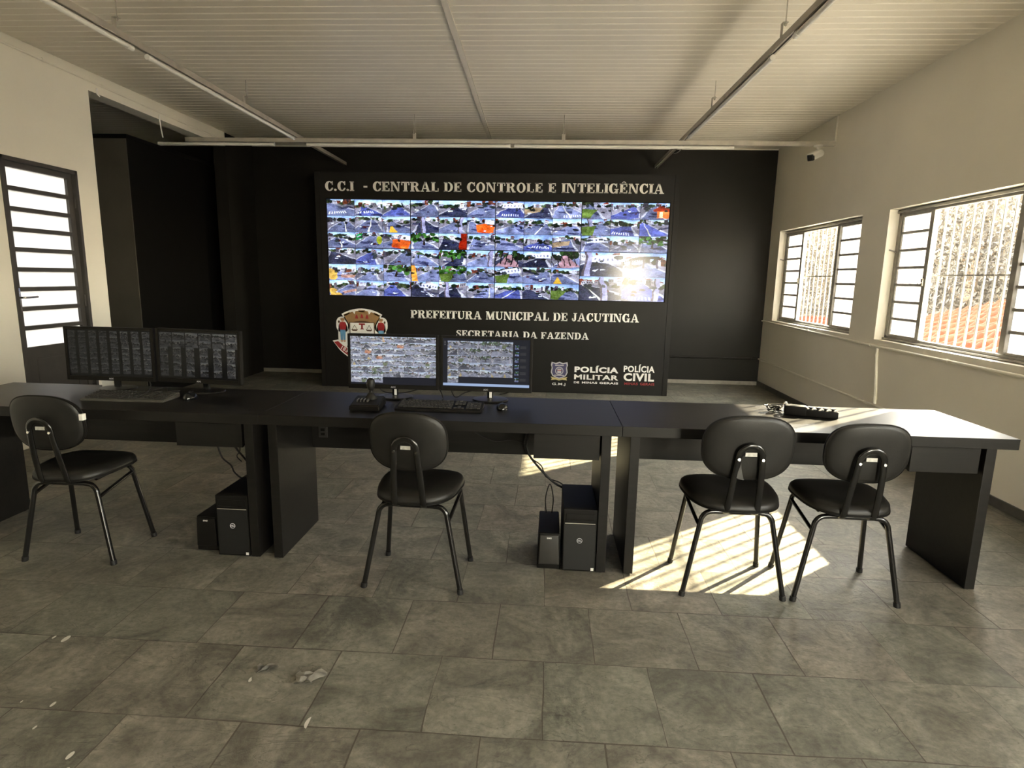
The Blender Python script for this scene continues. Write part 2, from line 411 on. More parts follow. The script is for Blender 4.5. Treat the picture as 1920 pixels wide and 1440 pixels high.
# wall behind the photographer with a wide entrance, made black to absorb light
bm = B()
box(bm, XL - 0.16, 2.0, YREAR - 0.18, YREAR, 0, ZC + 0.1); box(bm, 2.9, XR + TW, YREAR - 0.18, YREAR, 0, ZC + 0.1)
box(bm, 2.0, 2.9, YREAR - 0.18, YREAR, 2.15, ZC + 0.1); struct('wall_rear', bm, M_black_wall)

# ceiling of narrow plastic slats: flat faces with a raised joint every 9.65 cm
def slat_ceiling(name, x0, x1, y0, y1, z, m):
    bm = B(); p = 0.0965; ph = 4.21
    k0 = math.floor((y0 - ph) / p); ys = []
    prof = []
    k = k0
    while ph + k * p < y1 + p:
        c = ph + k * p
        prof += [(c - 0.008, 0.0, 0), (c - 0.005, -0.0022, 1), (c + 0.004, -0.0022, 1), (c + 0.008, 0.0018, 0), (c + 0.014, 0.0, 0)]
        k += 1
    prof = [q for q in prof if y0 < q[0] < y1]
    prof = [(y0, 0, 0)] + prof + [(y1, 0, 0)]
    a = [bm.verts.new((x0, y, z + d)) for y, d, _ in prof]; b_ = [bm.verts.new((x1, y, z + d)) for y, d, _ in prof]
    for i in range(len(prof) - 1):
        f = bm.faces.new((a[i], a[i + 1], b_[i + 1], b_[i])); f.material_index = 1 if (prof[i][2] and prof[i + 1][2]) else 0
    t0 = [bm.verts.new((x, y, z + 0.06)) for x in (x0, x1) for y in (y0, y1)]
    bm.faces.new((t0[0], t0[1], t0[3], t0[2]))
    return struct(name, bm, m)
slat_ceiling('ceiling', XL, XR, YREAR, YB, ZC, [M_pvc, M_pvc_hi])
bm = B(); box(bm, -0.024, 0.024, YREAR, YB, ZC - 0.013, ZC - 0.003, 0.003)
for v in bm.verts: v.co.x += -0.708 - 0.0195 * (v.co.y - 4.13)
o = struct('trim_1', bm, M_strip)

# dark side room beyond the opening
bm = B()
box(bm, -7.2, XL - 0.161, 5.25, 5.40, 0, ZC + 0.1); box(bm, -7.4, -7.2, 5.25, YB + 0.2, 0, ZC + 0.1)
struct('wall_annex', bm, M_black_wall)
slat_ceiling('ceiling_annex', -7.2, XL - 0.161, 5.40, YB, ZC, [M_pvc, M_pvc_hi])
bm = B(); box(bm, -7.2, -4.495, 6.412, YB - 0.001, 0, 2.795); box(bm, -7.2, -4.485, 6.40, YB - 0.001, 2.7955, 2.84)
struct('wall_partition', bm, mat('matt_black_block', (0.0045, 0.004, 0.0033), rough=0.8, spec=0.1, var=0.1))
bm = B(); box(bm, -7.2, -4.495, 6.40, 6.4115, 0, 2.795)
struct('wall_partition_front', bm, mat('dark_grey_front', (0.070, 0.064, 0.050), rough=0.8, spec=0.2, var=0.12, vscale=3))  # front slab a lighter grey than the black block behind it

bm = B(); box(bm, XR - 0.012, XR - 0.0005, YREAR, YB - 0.01, 0.0, 0.065, 0.002); struct('baseboard_right', bm, M_base)
bm = B(); box(bm, XL, XR - 0.013, YB - 0.014, YB - 0.0005, 0.0, 0.052, 0.002); struct('baseboard_back', bm, M_base_l)

# ------------------------------------------------------------------ windows in the right wall
def window(name, y0, y1, z0, z1, mull, latch_y):
    """Steel window: fixed louvre lights at both ends, an open middle, a white bar grille outside."""
    xi, xo = XR + 0.085, XR + 0.125
    bm = B(); e = 0.002
    z0 += e; z1 -= e; y0 += e; y1 -= e
    box(bm, xi, xo, y0, y1, z0, z0 + 0.04, 0.003); box(bm, xi, xo, y0, y1, z1 - 0.05, z1, 0.003)
    box(bm, xi, xo, y0, y0 + 0.04, z0, z1, 0.003); box(bm, xi, xo, y1 - 0.04, y1, z0, z1, 0.003)
    box(bm, xi - 0.02, xi, y0, y1, z1 - 0.03, z1 - 0.012, 0.003)
    box(bm, xi - 0.02, xi, y0, y1, z0 + 0.004, z0 + 0.018, 0.003)
    root = struct(name, bm, M_frame)
    for side, (a, b_) in enumerate(((y0 + 0.04, mull[0]), (mull[1], y1 - 0.04))):
        sb = B(); n = 7; zz0, zz1 = z0 + 0.045, z1 - 0.055; s = 0.026
        xa, xb = xi + 0.004, xi + 0.030
        box(sb, xa, xb, a, a + s, zz0, zz1, 0.003); box(sb, xa, xb, b_ - s, b_, zz0, zz1, 0.003)
        if side == 0: box(sb, xi - 0.012, xi + 0.032, b_ - 0.045, b_ + 0.004, zz0 - 0.003, zz1 + 0.003, 0.003)
        else: box(sb, xi - 0.012, xi + 0.032, a - 0.004, a + 0.045, zz0 - 0.003, zz1 + 0.003, 0.003)
        hgt = (zz1 - zz0) / n
        for k in range(n + 1): box(sb, xa, xb, a, b_, zz0 + k * hgt - 0.010, zz0 + k * hgt + 0.010, 0.003)
        sash = obj('sash', sb, M_frame, root)
        for k in range(n):
            pb = B(); box(pb, xa + 0.011, xa + 0.015, a + s, b_ - s, zz0 + k * hgt + 0.010, zz0 + (k + 1) * hgt - 0.010)
            obj('pane', pb, M_frost, sash)
    gb = B(); xg = XR + TW - 0.020
    nb = int((y1 - y0) / 0.103)
    for k in range(nb + 1):
        y = y0 + 0.01 + k * (y1 - y0 - 0.02) / nb
        tube(gb, [(xg, y, z0 + 0.0), (xg, y, z1)], 0.0088, 8)
    box(gb, xg - 0.004, xg + 0.004, y0, y1, 1.50, 1.512)
    obj('grille', gb, M_grill, root, 40)
    hb = B(); yl = y1 - 0.01; zl = z0 + 0.78
    tube(hb, [(xi, yl - 0.02, zl - 0.02), (xi - 0.02, yl - 0.012, zl), (xi - 0.06, yl - 0.006, zl + 0.012)], 0.006, 8)
    obj('catch', hb, M_frame, root, 40)
    lb = B(); box(lb, xi - 0.024, xi - 0.006, latch_y - 0.012, latch_y + 0.012, 1.42, 1.48, 0.004); tube(lb, [(xi - 0.02, latch_y, 1.45), (xi - 0.05, latch_y, 1.44)], 0.006, 8)
    obj('latch', lb, M_galv, root, 40)
    return root
window('window_1', *W1, (4.195, 5.09), 5.12)
window('window_2', *W2, (6.69, 7.54), 7.57)
window('window_3', *W3, (0.40, 1.40), 1.43)
window('added_window', *W_ADDED, (-2.20, -1.30), -1.27)

# ------------------------------------------------------------------ door in the left wall
def door():
    x0, x1 = XL - 0.075, XL - 0.025
    y0, y1, z1 = DOOR[0] + 0.002, DOOR[1] - 0.002, DOOR[3] - 0.002
    bm = B()
    box(bm, x0 - 0.02, XL + 0.006, y0, y0 + 0.03, 0, z1, 0.003); box(bm, x0 - 0.02, XL + 0.006, y1 - 0.03, y1, 0, z1, 0.003); box(bm, x0 - 0.02, XL + 0.006, y0, y1, z1 - 0.03, z1, 0.003)
    root = struct('door_1', bm, M_door)
    lb = B(); a, b_ = y0 + 0.033, y1 - 0.033
    p0, p1 = a + 0.045, b_ - 0.055; zt, zb = 2.188, 0.795; n = 9; hgt = (zt - zb) / n
    box(lb, x0, x1, a, p0, 0.01, z1 - 0.032, 0.003); box(lb, x0, x1, p1, b_, 0.01, z1 - 0.032, 0.003)
    box(lb, x0, x1, p0, p1, zt, z1 - 0.032, 0.003); box(lb, x0 + 0.01, x1 - 0.008, p0, p1, 0.01, zb, 0.0)
    for k in range(1, n): box(lb, x0, x1, p0, p1, zb + k * hgt - 0.017, zb + k * hgt + 0.017, 0.004)
    for q in (0.10, 0.70): box(lb, x1 - 0.008, x1 - 0.002, p0 + 0.09, p1 - 0.09, q - 0.008, q + 0.008, 0.002)
    for q in (p0 + 0.09, p1 - 0.09): box(lb, x1 - 0.008, x1 - 0.002, q - 0.008, q + 0.008, 0.10, 0.70, 0.002)
    leaf = obj('leaf', lb, M_door, root)
    for k in range(n):
        pb = B(); lo = zb + k * hgt + (0.017 if k else 0.0); hi = zb + (k + 1) * hgt - (0.017 if k < n - 1 else 0.0)
        box(pb, x0 + 0.02, x0 + 0.025, p0, p1, lo, hi); obj('pane', pb, M_frost_d, leaf)
    hb = B(); yh = a + 0.022
    box(hb, x1, x1 + 0.006, yh - 0.016, yh + 0.016, 1.06, 1.27, 0.003)
    tube(hb, [(x1 + 0.004, yh, 1.195), (x1 + 0.045, yh, 1.195), (x1 + 0.052, yh + 0.02, 1.195), (x1 + 0.052, yh + 0.12, 1.20)], 0.008, 10, smooth=True)
    obj('handle', hb, M_chrome, leaf, 40)
    gb = B()
    for q in (0.35, 1.15, 2.0): tube(gb, [(x1 + 0.004, b_ + 0.002, q - 0.05), (x1 + 0.004, b_ + 0.002, q + 0.05)], 0.009, 8)
    obj('hinge', gb, M_door, root, 40)
door()

# ------------------------------------------------------------------ conduits painted over on the walls
def conduit(name, label, pts, r, m, clamps, group=None):
    bm = B(); tube(bm, pts, r, 10); o = obj(name, bm, m, None, 40); tag(o, label, 'conduit', group)
    for (p, ax) in clamps:
        cb = B(); d = Vector(ax)
        tube(cb, [Vector(p) - d * 0.014, Vector(p) + d * 0.014], r + 0.004, 10)
        obj('clamp', cb, m, o, 40)
    return o
xc = XR - 0.0125
conduit('wall_conduit', 'cream painted conduit running under both window sills', [(xc, YB - 0.003, 0.902), (xc, 5.5, 0.878), (xc, 2.2, 0.876)], 0.012, M_white,
        [((xc, 6.95, 0.892), (0, 1, 0)), ((xc, 5.62, 0.879), (0, 1, 0)), ((xc, 4.55, 0.877), (0, 1, 0))])
conduit('wall_conduit', 'cream painted conduit low on the window wall, starting in the dark corner', [(xc, YB - 0.003, 0.372), (xc, 6.8, 0.358), (xc, 5.52, 0.352), (xc, 4.2, 0.35)], 0.012, M_white,
        [((xc, 8.30, 0.370), (0, 1, 0)), ((xc, 6.85, 0.358), (0, 1, 0)), ((xc, 5.60, 0.352), (0, 1, 0))])
conduit('wall_conduit', 'short upright cream conduit joining the two wall conduits between the windows', [(xc, 5.50, 0.862), (xc, 5.50, 0.80), (xc + 0.001, 5.44, 0.45), (xc, 5.43, 0.366)], 0.013, M_white,
        [((xc, 5.50, 0.80), (0, 0, 1)), ((xc, 5.435, 0.42), (0, 0, 1))])
conduit('wall_conduit', 'black painted conduit along the dark back wall beside the sign', [(1.60, YB - 0.0125, 0.378), (XR - 0.03, YB - 0.0125, 0.374)], 0.012, M_black_wall,
        [((1.78, YB - 0.0125, 0.378), (1, 0, 0)), ((2.88, YB - 0.0125, 0.374), (1, 0, 0))])
conduit('wall_conduit', 'short upright cream conduit rising from the cross tray to the ceiling', [(XR - 0.010, 6.79, 2.90), (XR - 0.010, 6.79, ZC - 0.006)], 0.009, M_white, [((XR - 0.010, 6.79, 2.99), (0, 0, 1))])
xw = XL + 0.0115
o = conduit('wall_conduit', 'thin cream conduit along the lintel over the dark opening', [(xw, 2.0, 3.085), (xw, 4.6, 3.08), (xw, 7.7, 3.045)], 0.010, M_white,
        [((xw, 4.95, 3.078), (0, 1, 0)), ((xw, 5.60, 3.07), (0, 1, 0)), ((xw, 6.75, 3.056), (0, 1, 0))])
def hook(y, zlo, label):
    bm = B(); x = XL + 0.008
    tube(bm, [(x, y, 3.035), (x, y, 2.99), (x + 0.004, y + 0.006, (2.99 + zlo) / 2), (x + 0.012, y + 0.014, zlo)], 0.010, 8, ry=0.005, ref=(0, 1, 0), smooth=True)
    o = obj('hanging_strap', bm, M_white_p, None, 40); return tag(o, label, 'strap')
hook(6.41, 2.81, 'longer white strap hanging from the lintel into the dark opening')
hook(5.53, 2.965, 'stubby white strap at the near corner of the dark opening')

# ------------------------------------------------------------------ suspended channels with fluorescent tubes
def channel(name, label, p0, p1, hangers, zt):
    """Perforated C channel from p0 to p1 (bottom edge z), with hanger plates and rods to the ceiling."""
    a, b_ = Vector(p0), Vector(p1); L = (b_ - a).length; ang = math.atan2(b_.y - a.y, b_.x - a.x)
    t = thing(name, label, 'cable channel', p0, ang, 'suspended cable channels')
    h, w = 0.042, 0.038; bm = B()
    box(bm, 0, L, -w / 2, -w / 2 + 0.002, 0, h); box(bm, 0, L, w / 2 - 0.002, w / 2, 0, h); box(bm, 0, L, -w / 2 + 0.002, w / 2 - 0.002, h - 0.002, h)
    box(bm, 0, L, -w / 2 + 0.002, -w / 2 + 0.012, 0, 0.002); box(bm, 0, L, w / 2 - 0.012, w / 2 - 0.002, 0, 0.002)
    x = 0.06
    obj('channel', bm, M_galv, t)
    for hx in hangers:
        hb = B()
        box(hb, hx - 0.019, hx + 0.019, w / 2 + 0.0005, w / 2 + 0.003, 0.006, h + 0.075); box(hb, hx - 0.019, hx + 0.019, -0.012, w / 2 + 0.0005, h + 0.072, h + 0.075)
        hg = obj('hanger', hb, M_galv, t)
        rb = B(); tube(rb, [(hx, 0, h + 0.055), (hx, 0, zt - p0[2])], 0.0035, 6); tube(rb, [(hx, 0, h + 0.075), (hx, 0, h + 0.084)], 0.008, 6); tube(rb, [(hx, 0, h + 0.058), (hx, 0, h + 0.070)], 0.008, 6)
        obj('rod', rb, M_galv, hg, 40)
    return t
ZR = 2.852
channel('cable_channel', 'grey channel crossing the room in front of the dark back wall', (-4.08, 6.81, ZR), (2.982, 6.81, ZR), [2.58, 4.21], ZC - 0.004)
cl = channel('cable_channel', 'grey channel under the ceiling on the side of the white door', (-2.768, YREAR + 0.004, ZR + 0.044), (-2.815, YB - 0.002, ZR + 0.044), [1.2, 3.0, 5.0, 7.0, 8.68], ZC - 0.004)
cr = channel('cable_channel', 'grey channel under the ceiling on the window side', (1.478, YREAR + 0.004, ZR + 0.044), (1.402, YB - 0.002, ZR + 0.044), [1.2, 3.1, 5.1, 7.12, 8.68], ZC - 0.004)

def lamp(label, p0, p1):
    a, b_ = Vector(p0), Vector(p1); L = (b_ - a).length
    t = thing('fluorescent_tube', label, 'lamp', p0, math.atan2(b_.y - a.y, b_.x - a.x), 'fluorescent tubes hung under the channels')
    bm = B(); tube(bm, [(0.05, 0, 0), (L - 0.05, 0, 0)], 0.016, 12); obj('tube', bm, M_white_p, t, 40)
    for x0, x1 in ((0.0, 0.052), (L - 0.052, L)):
        cb = B(); s = 1 if x0 == 0 else -1
        xs = (x0, x1) if s > 0 else (x1, x0)
        tube(cb, [(xs[0], 0, 0.0), (xs[1], 0, 0)], 0.0188, 12)
        e = obj('end_cap', cb, M_white_p, t, 40)
        wb = B(); tube(wb, [(xs[0] + s * 0.01, 0.0, 0.010), (xs[0] + s * 0.01, 0.004, 0.0215)], 0.0022, 6); obj('wire_tie', wb, M_white_p, e, 40)
    return t
ZT = ZR - 0.022
lamp('long white tube over the right half of the video sign', (-0.40, 6.81, ZT), (1.94, 6.81, ZT))
lamp('long white tube over the left half of the video sign', (-2.70, 6.81, ZT), (-0.44, 6.81, ZT))
lamp('white tube crossing the dark opening under the lintel end', (-4.40, 6.81, ZT), (-3.066, 6.81, ZT))
def on_l(y): return -2.768 - (y - YREAR) * 0.047 / 11.43
def on_r(y): return 1.478 - (y - YREAR) * 0.076 / 11.43
ZT2 = ZR + 0.022
lamp('white tube on the door-side channel, the one nearer the dark wall', (on_l(4.28), 4.28, ZT2), (on_l(6.72), 6.72, ZT2))
lamp('white tube on the door-side channel, the one cut by the top of the picture', (on_l(1.75), 1.75, ZT2), (on_l(4.13), 4.13, ZT2))
lamp('white tube on the window-side channel, the one nearer the dark wall', (on_r(4.30), 4.30, ZT2), (on_r(6.55), 6.55, ZT2))
lamp('white tube on the window-side channel, the one cut by the top of the picture', (on_r(1.6), 1.6, ZT2), (on_r(3.95), 3.95, ZT2))

# loose wires that sag off the channels
def cable(name, label, pts, r, m=None, parent=None, cat='cable', sub=True):
    bm = B(); tube(bm, pts, r, 8, smooth=sub)
    o = obj(name, bm, m or M_rubber, parent, 50)
    if parent is None: tag(o, label, cat)
    return o
cable('wire', 'thin grey wire sagging under the window-side channel near the sign', [(1.445, 6.92, ZR + 0.04), (1.447, 7.05, ZR + 0.02), (1.444, 7.25, ZR + 0.015), (1.438, 7.45, ZR + 0.04)], 0.004, M_galv)

# bullet camera
t = thing('security_camera', 'white bullet security camera hanging from the cross tray', 'camera', (2.80, 6.775, ZR - 0.001))
bm = B(); lathe(bm, [(0.0, 0), (0.045, 0), (0.045, -0.008), (0.02, -0.020), (0.016, -0.035), (0, -0.036)], n=20); tube(bm, [(0, 0, -0.03), (0.0, -0.01, -0.06), (-0.012, -0.03, -0.085)], 0.014, 10, smooth=True)
obj('mount', bm, M_white_p, t, 40)
bb = B(); tube(bb, [(0, 0.10, 0), (0, 0.085, 0), (0, -0.09, 0)], 0.036, 18)
box(bb, -0.038, 0.038, -0.115, 0.05, 0.012, 0.042, 0.012)
body = obj('body', bb, M_white_p, t, 40); body.location = (-0.045, -0.075, -0.112); body.rotation_euler = (math.radians(20), 0, math.radians(-50))
lb = B(); box(lb, -0.034, 0.034, -0.119, -0.088, -0.034, 0.034, 0.012, 3); obj('lens_face', lb, M_gloss, body, 40)

# ------------------------------------------------------------------ lettering
def arc(cx, cy, rx, ry, ix, iy, a0, a1, icx=None, n=22):
    icx = cx if icx is None else icx
    o = [(cx + rx * math.cos(math.radians(a0 + (a1 - a0) * k / n)), cy + ry * math.sin(math.radians(a0 + (a1 - a0) * k / n))) for k in range(n + 1)]
    i = [(icx + ix * math.cos(math.radians(a0 + (a1 - a0) * k / n)), cy + iy * math.sin(math.radians(a0 + (a1 - a0) * k / n))) for k in range(n + 1)]
    return [[o[k], o[k + 1], i[k + 1], i[k]] for k in range(n)]
def rc(x0, x1, y0, y1): return [(x0, y0), (x1, y0), (x1, y1), (x0, y1)]
ST, TH, SE = 0.25, 0.115, 0.10
def stem(x, y0=0.0, y1=1.0, w=ST, e=0.075, top=True, bot=True):
    o = [rc(x, x + w, y0, y1)]
    if bot: o.append(rc(x - e, x + w + e, y0, y0 + SE))
    if top: o.append(rc(x - e, x + w + e, y1 - SE, y1))
    return o
def glyph(c):
    if c == 'I': return stem(0.075), 0.365
    if c == 'E': return stem(0.075) + [rc(0.07, 0.72, 0, TH), rc(0.07, 0.70, 1 - TH, 1), rc(0.2, 0.50, 0.46, 0.46 + TH), rc(0.63, 0.72, 0, 0.30), rc(0.61, 0.70, 0.70, 1), rc(0.45, 0.52, 0.36, 0.66)], 0.75
    if c == 'F': return stem(0.075) + [rc(0.07, 0.70, 1 - TH, 1), rc(0.2, 0.50, 0.44, 0.44 + TH), rc(0.61, 0.70, 0.70, 1), rc(0.45, 0.52, 0.34, 0.64)], 0.72
    if c == 'L': return stem(0.075) + [rc(0.07, 0.70, 0, TH), rc(0.61, 0.70, 0, 0.36)], 0.72
    if c == 'T': return stem(0.30) and [rc(0.30, 0.30 + ST, 0, 1), rc(0.20, 0.62, 0, SE), rc(0.03, 0.785, 1 - TH, 1), rc(0.03, 0.115, 0.66, 1), rc(0.70, 0.785, 0.66, 1)], 0.81
    if c == 'N': return [rc(0.10, 0.20, 0, 1), rc(0.03, 0.30, 0, SE), rc(0.02, 0.25, 1 - SE, 1), [(0.10, 1), (0.34, 1), (0.83, 0), (0.66, 0)], rc(0.73, 0.83, 0, 1), rc(0.63, 0.93, 1 - SE, 1)], 0.95
    if c == 'M': return [rc(0.11, 0.20, 0, 1), rc(0.03, 0.30, 0, SE), rc(0.02, 0.20, 1 - SE, 1), [(0.11, 1), (0.36, 1), (0.60, 0.12), (0.46, 0.0)], [(0.46, 0), (0.58, 0), (0.92, 1), (0.78, 1)], rc(0.76, 0.97, 0, 1), rc(0.69, 1.05, 0, SE), rc(0.80, 1.05, 1 - SE, 1)], 1.08
    if c == 'R': return stem(0.075) + arc(0.46, 0.745, 0.30, 0.255, 0.085, 0.155, -90, 90) + [rc(0.2, 0.46, 0.9, 1), rc(0.2, 0.46, 0.49, 0.59), [(0.40, 0.53), (0.60, 0.53), (0.80, 0.10), (0.60, 0.0)], [(0.60, 0), (0.88, 0), (0.88, 0.12), (0.76, 0.12)]], 0.90
    if c == 'P': return stem(0.075) + arc(0.46, 0.72, 0.31, 0.28, 0.09, 0.175, -90, 90) + [rc(0.2, 0.46, 0.895, 1), rc(0.2, 0.46, 0.44, 0.545)], 0.79
    if c == 'D': return stem(0.075) + arc(0.42, 0.5, 0.42, 0.5, 0.19, 0.40, -90, 90) + [rc(0.2, 0.42, 0.9, 1), rc(0.2, 0.42, 0, 0.1)], 0.86
    if c == 'O': return arc(0.43, 0.5, 0.41, 0.515, 0.185, 0.415, 0, 360, n=40), 0.86
    if c == 'C': return arc(0.43, 0.5, 0.41, 0.515, 0.165, 0.415, 42, 318, icx=0.45, n=34) + [rc(0.665, 0.75, 0.62, 1.0), [(0.60, 0.24), (0.70, 0.33), (0.78, 0.30), (0.72, 0.13)]], 0.80
    if c == 'G': return arc(0.43, 0.5, 0.41, 0.515, 0.165, 0.415, 42, 318, icx=0.45, n=34) + [rc(0.665, 0.75, 0.62, 1.0), rc(0.62, 0.82, 0.0, 0.44), rc(0.52, 0.90, 0.38, 0.46)], 0.91
    if c == 'A': return [[(0.40, 1), (0.56, 1), (0.86, 0.05), (0.63, 0.05)], [(0.36, 0.9), (0.46, 0.9), (0.20, 0.05), (0.10, 0.05)], rc(0.22, 0.68, 0.28, 0.37), rc(0.0, 0.32, 0, SE), rc(0.54, 0.95, 0, SE), [(0.34, 1), (0.56, 1), (0.50, 0.8), (0.40, 0.8)]], 0.95
    if c == 'U': return [rc(0.09, 0.30, 0.34, 1), rc(0.02, 0.38, 1 - SE, 1), rc(0.68, 0.77, 0.34, 1), rc(0.59, 0.86, 1 - SE, 1)] + arc(0.43, 0.34, 0.34, 0.35, 0.19, 0.24, 180, 360, icx=0.49), 0.88
    if c == 'J': return [rc(0.28, 0.49, 0.30, 1), rc(0.18, 0.58, 1 - SE, 1)] + arc(0.25, 0.30, 0.24, 0.31, 0.05, 0.21, 180, 360) + arc(0.10, 0.27, 0.09, 0.11, 0.0, 0.0, 0, 360), 0.60
    if c == 'S': return arc(0.33, 0.745, 0.29, 0.265, 0.11, 0.155, 35, 262) + arc(0.35, 0.265, 0.31, 0.275, 0.11, 0.165, -145, 82) + [[(0.20, 0.60), (0.36, 0.66), (0.52, 0.42), (0.36, 0.34)], rc(0.535, 0.61, 0.68, 1.0), rc(0.04, 0.115, 0.0, 0.32)], 0.69
    if c == 'Z': return [rc(0.05, 0.70, 1 - TH, 1), rc(0.03, 0.70, 0, TH), [(0.42, 0.95), (0.68, 0.95), (0.30, 0.05), (0.04, 0.05)], rc(0.05, 0.13, 0.68, 1), rc(0.62, 0.70, 0, 0.32)], 0.73
    if c == '.': return arc(0.13, 0.11, 0.115, 0.115, 0, 0, 0, 360, n=14), 0.27
    if c == '-': return [rc(0.05, 0.40, 0.36, 0.54)], 0.45
    if c == 'Ê':
        g, w = glyph('E'); return g + [[(0.18, 1.06), (0.34, 1.22), (0.44, 1.22), (0.28, 1.06)], [(0.50, 1.06), (0.60, 1.06), (0.44, 1.22), (0.34, 1.22)]], w
    return [], 0.36
def serif_line(text, x0, x1, z0, h, slope, parent, name='lettering', gap=0.06, th=0.010):
    """One part per word, all words set to span x0..x1."""
    words = [[]]; x = 0.0
    for c in text:
        g, w = glyph(c)
        if c == ' ' and words[-1]: words.append([])
        for p in g: words[-1].append([(x + a, b_) for a, b_ in p])
        x += w + gap
    s = (x1 - x0) / (x - gap)
    for polys in words:
        if not polys: continue
        bm = B()
        for p in polys:
            q = [(x0 + a * s, z0 + b_ * h + slope * a * s) for a, b_ in p]
            r = [q[0]]
            for v in q[1:]:
                if math.dist(v, r[-1]) > 1e-6: r.append(v)
            if len(r) > 2 and math.dist(r[0], r[-1]) < 1e-6: r.pop()
            if len(r) > 2: prism_xz(bm, r, YP - th, YP - 0.0005)
        obj(name, bm, M_letter, parent)
def sans(text, x0, x1, z0, z1, y, m, parent, name='lettering', bold=0.03, th=0.006, shear=0.0, rot=None):
    cu = bpy.data.curves.new('letters', 'FONT'); cu.body = text; cu.size = 1.0; cu.offset = bold; cu.extrude = 0.5; cu.resolution_u = 3; cu.space_character = 1.06 + bold; cu.shear = shear
    tmp = bpy.data.objects.new('letters', cu); C.objects.link(tmp)
    dg = bpy.context.evaluated_depsgraph_get(); dg.update()
    me = bpy.data.meshes.new_from_object(tmp.evaluated_get(dg))
    bpy.data.objects.remove(tmp); bpy.data.curves.remove(cu)
    n = len(me.vertices); co = np.empty(n * 3, dtype=np.float32); me.vertices.foreach_get('co', co); co = co.reshape(-1, 3)
    mn, mx = co.min(0), co.max(0)
    out = np.empty_like(co)
    out[:, 0] = x0 + (co[:, 0] - mn[0]) / (mx[0] - mn[0]) * (x1 - x0)
    out[:, 2] = z0 + (co[:, 1] - mn[1]) / (mx[1] - mn[1]) * (z1 - z0)
    out[:, 1] = y - th * (co[:, 2] + 0.5)
    me.vertices.foreach_set('co', out.reshape(-1)); me.update()
    for p in list(me.materials): pass
    me.materials.clear()
    return link(name, me, parent, m)

# ------------------------------------------------------------------ sign panel around the video wall
VX0, VX1, VZ0, VZ1 = -2.727, 1.427, 1.164, 2.329
sg = thing('sign_panel', 'tall black sign panel with white lettering around the video wall', 'sign', (0, 0, 0))
bm = B(); D = 0.30; g = 0.004
ax0, ax1, az1 = -2.80, 1.466, 2.646
# one board with a rectangular cut-out for the displays
box(bm, ax0, ax1, YP, YP + D, 0.004, VZ0 - g); box(bm, ax0, ax1, YP, YP + D, VZ1 + g, az1)
box(bm, ax0, VX0 - g, YP, YP + D, VZ0 - g, VZ1 + g); box(bm, VX1 + g, ax1, YP, YP + D, VZ0 - g, VZ1 + g)
box(bm, VX0 - g, VX1 + g, YP + D - 0.02, YP + D, VZ0 - g, VZ1 + g)
obj('board', bm, M_board, sg)
for x0, x1 in ((-2.863, ax0 - 0.004), (ax1 + 0.004, 1.532)):
    tb = B(); box(tb, x0, x1, YP + 0.006, YP + D + 0.25, 0.0, az1 - 0.001, 0.002); obj('side_trim', tb, M_board, sg)
serif_line('C.C.I  - CENTRAL DE CONTROLE E INTELIGÊNCIA', -2.732, 1.343, 2.421, 0.112, 0.0022, sg, 'title_lettering')
serif_line('PREFEITURA MUNICIPAL DE JACUTINGA', -1.694, 1.134, 0.900, 0.102, 0.004, sg)
serif_line('SECRETARIA DA FAZENDA', -1.121, 0.532, 0.682, 0.082, 0.002, sg)
def flat(name, shapes, parent, y0=YP):
    """Stack of thin cut-outs: (outline, material, layer)."""
    bm = B(); ms = []
    for pts, m, k in shapes:
        if m not in ms: ms.append(m)
        prism_xz(bm, pts, y0 - 0.003 - 0.0012 * k, y0 - 0.0005, ms.index(m))
    return obj(name, bm, ms, parent)
def ell(cx, cz, a, b_, n=18): return superellipse(cx, cz, a, b_, 2.0, n)
# municipal crest: mural crown, shield with scales, two figures, ribbon
sh = []
cx = -2.317
def fan(r0, r1, a0, a1, cz, n=14):
    o = [(cx + r1 * math.sin(math.radians(a0 + (a1 - a0) * k / n)), cz + r1 * math.cos(math.radians(a0 + (a1 - a0) * k / n))) for k in range(n + 1)]
    i = [(cx + r0 * math.sin(math.radians(a0 + (a1 - a0) * k / n)), cz + r0 * math.cos(math.radians(a0 + (a1 - a0) * k / n))) for k in range(n + 1)]
    return o + i[::-1]
CZ0 = 0.50
sh.append((fan(0.30, 0.505, -31, 31, CZ0), M_letter, 0))
sh.append(([(-2.50, 0.86), (-2.135, 0.86), (-2.135, 0.62), (-2.20, 0.50), (-2.317, 0.42), (-2.43, 0.50), (-2.50, 0.62)], M_letter, 0))
sh.append((fan(0.345, 0.478, -29, 29, CZ0), M_brown, 1))
for k in range(5):
    a = -24 + 12 * k; s = math.sin(math.radians(a)); c = math.cos(math.radians(a)); rr = 0.472
    sh.append(([(cx + (rr + 0.03) * s - 0.03 * c, CZ0 + (rr + 0.03) * c + 0.03 * s), (cx + (rr + 0.03) * s + 0.03 * c, CZ0 + (rr + 0.03) * c - 0.03 * s), (cx + (rr - 0.032) * s, CZ0 + (rr - 0.032) * c)] if k % 2 else
               [(cx + (rr + 0.012) * s - 0.045 * c, CZ0 + (rr + 0.012) * c + 0.045 * s), (cx + (rr + 0.012) * s + 0.045 * c, CZ0 + (rr + 0.012) * c - 0.045 * s), (cx + (rr - 0.01) * s + 0.03 * c, CZ0 + (rr - 0.01) * c - 0.03 * s), (cx + (rr - 0.01) * s - 0.03 * c, CZ0 + (rr - 0.01) * c + 0.03 * s)], M_letter if k % 2 else M_brown, 2 if k % 2 else 1))
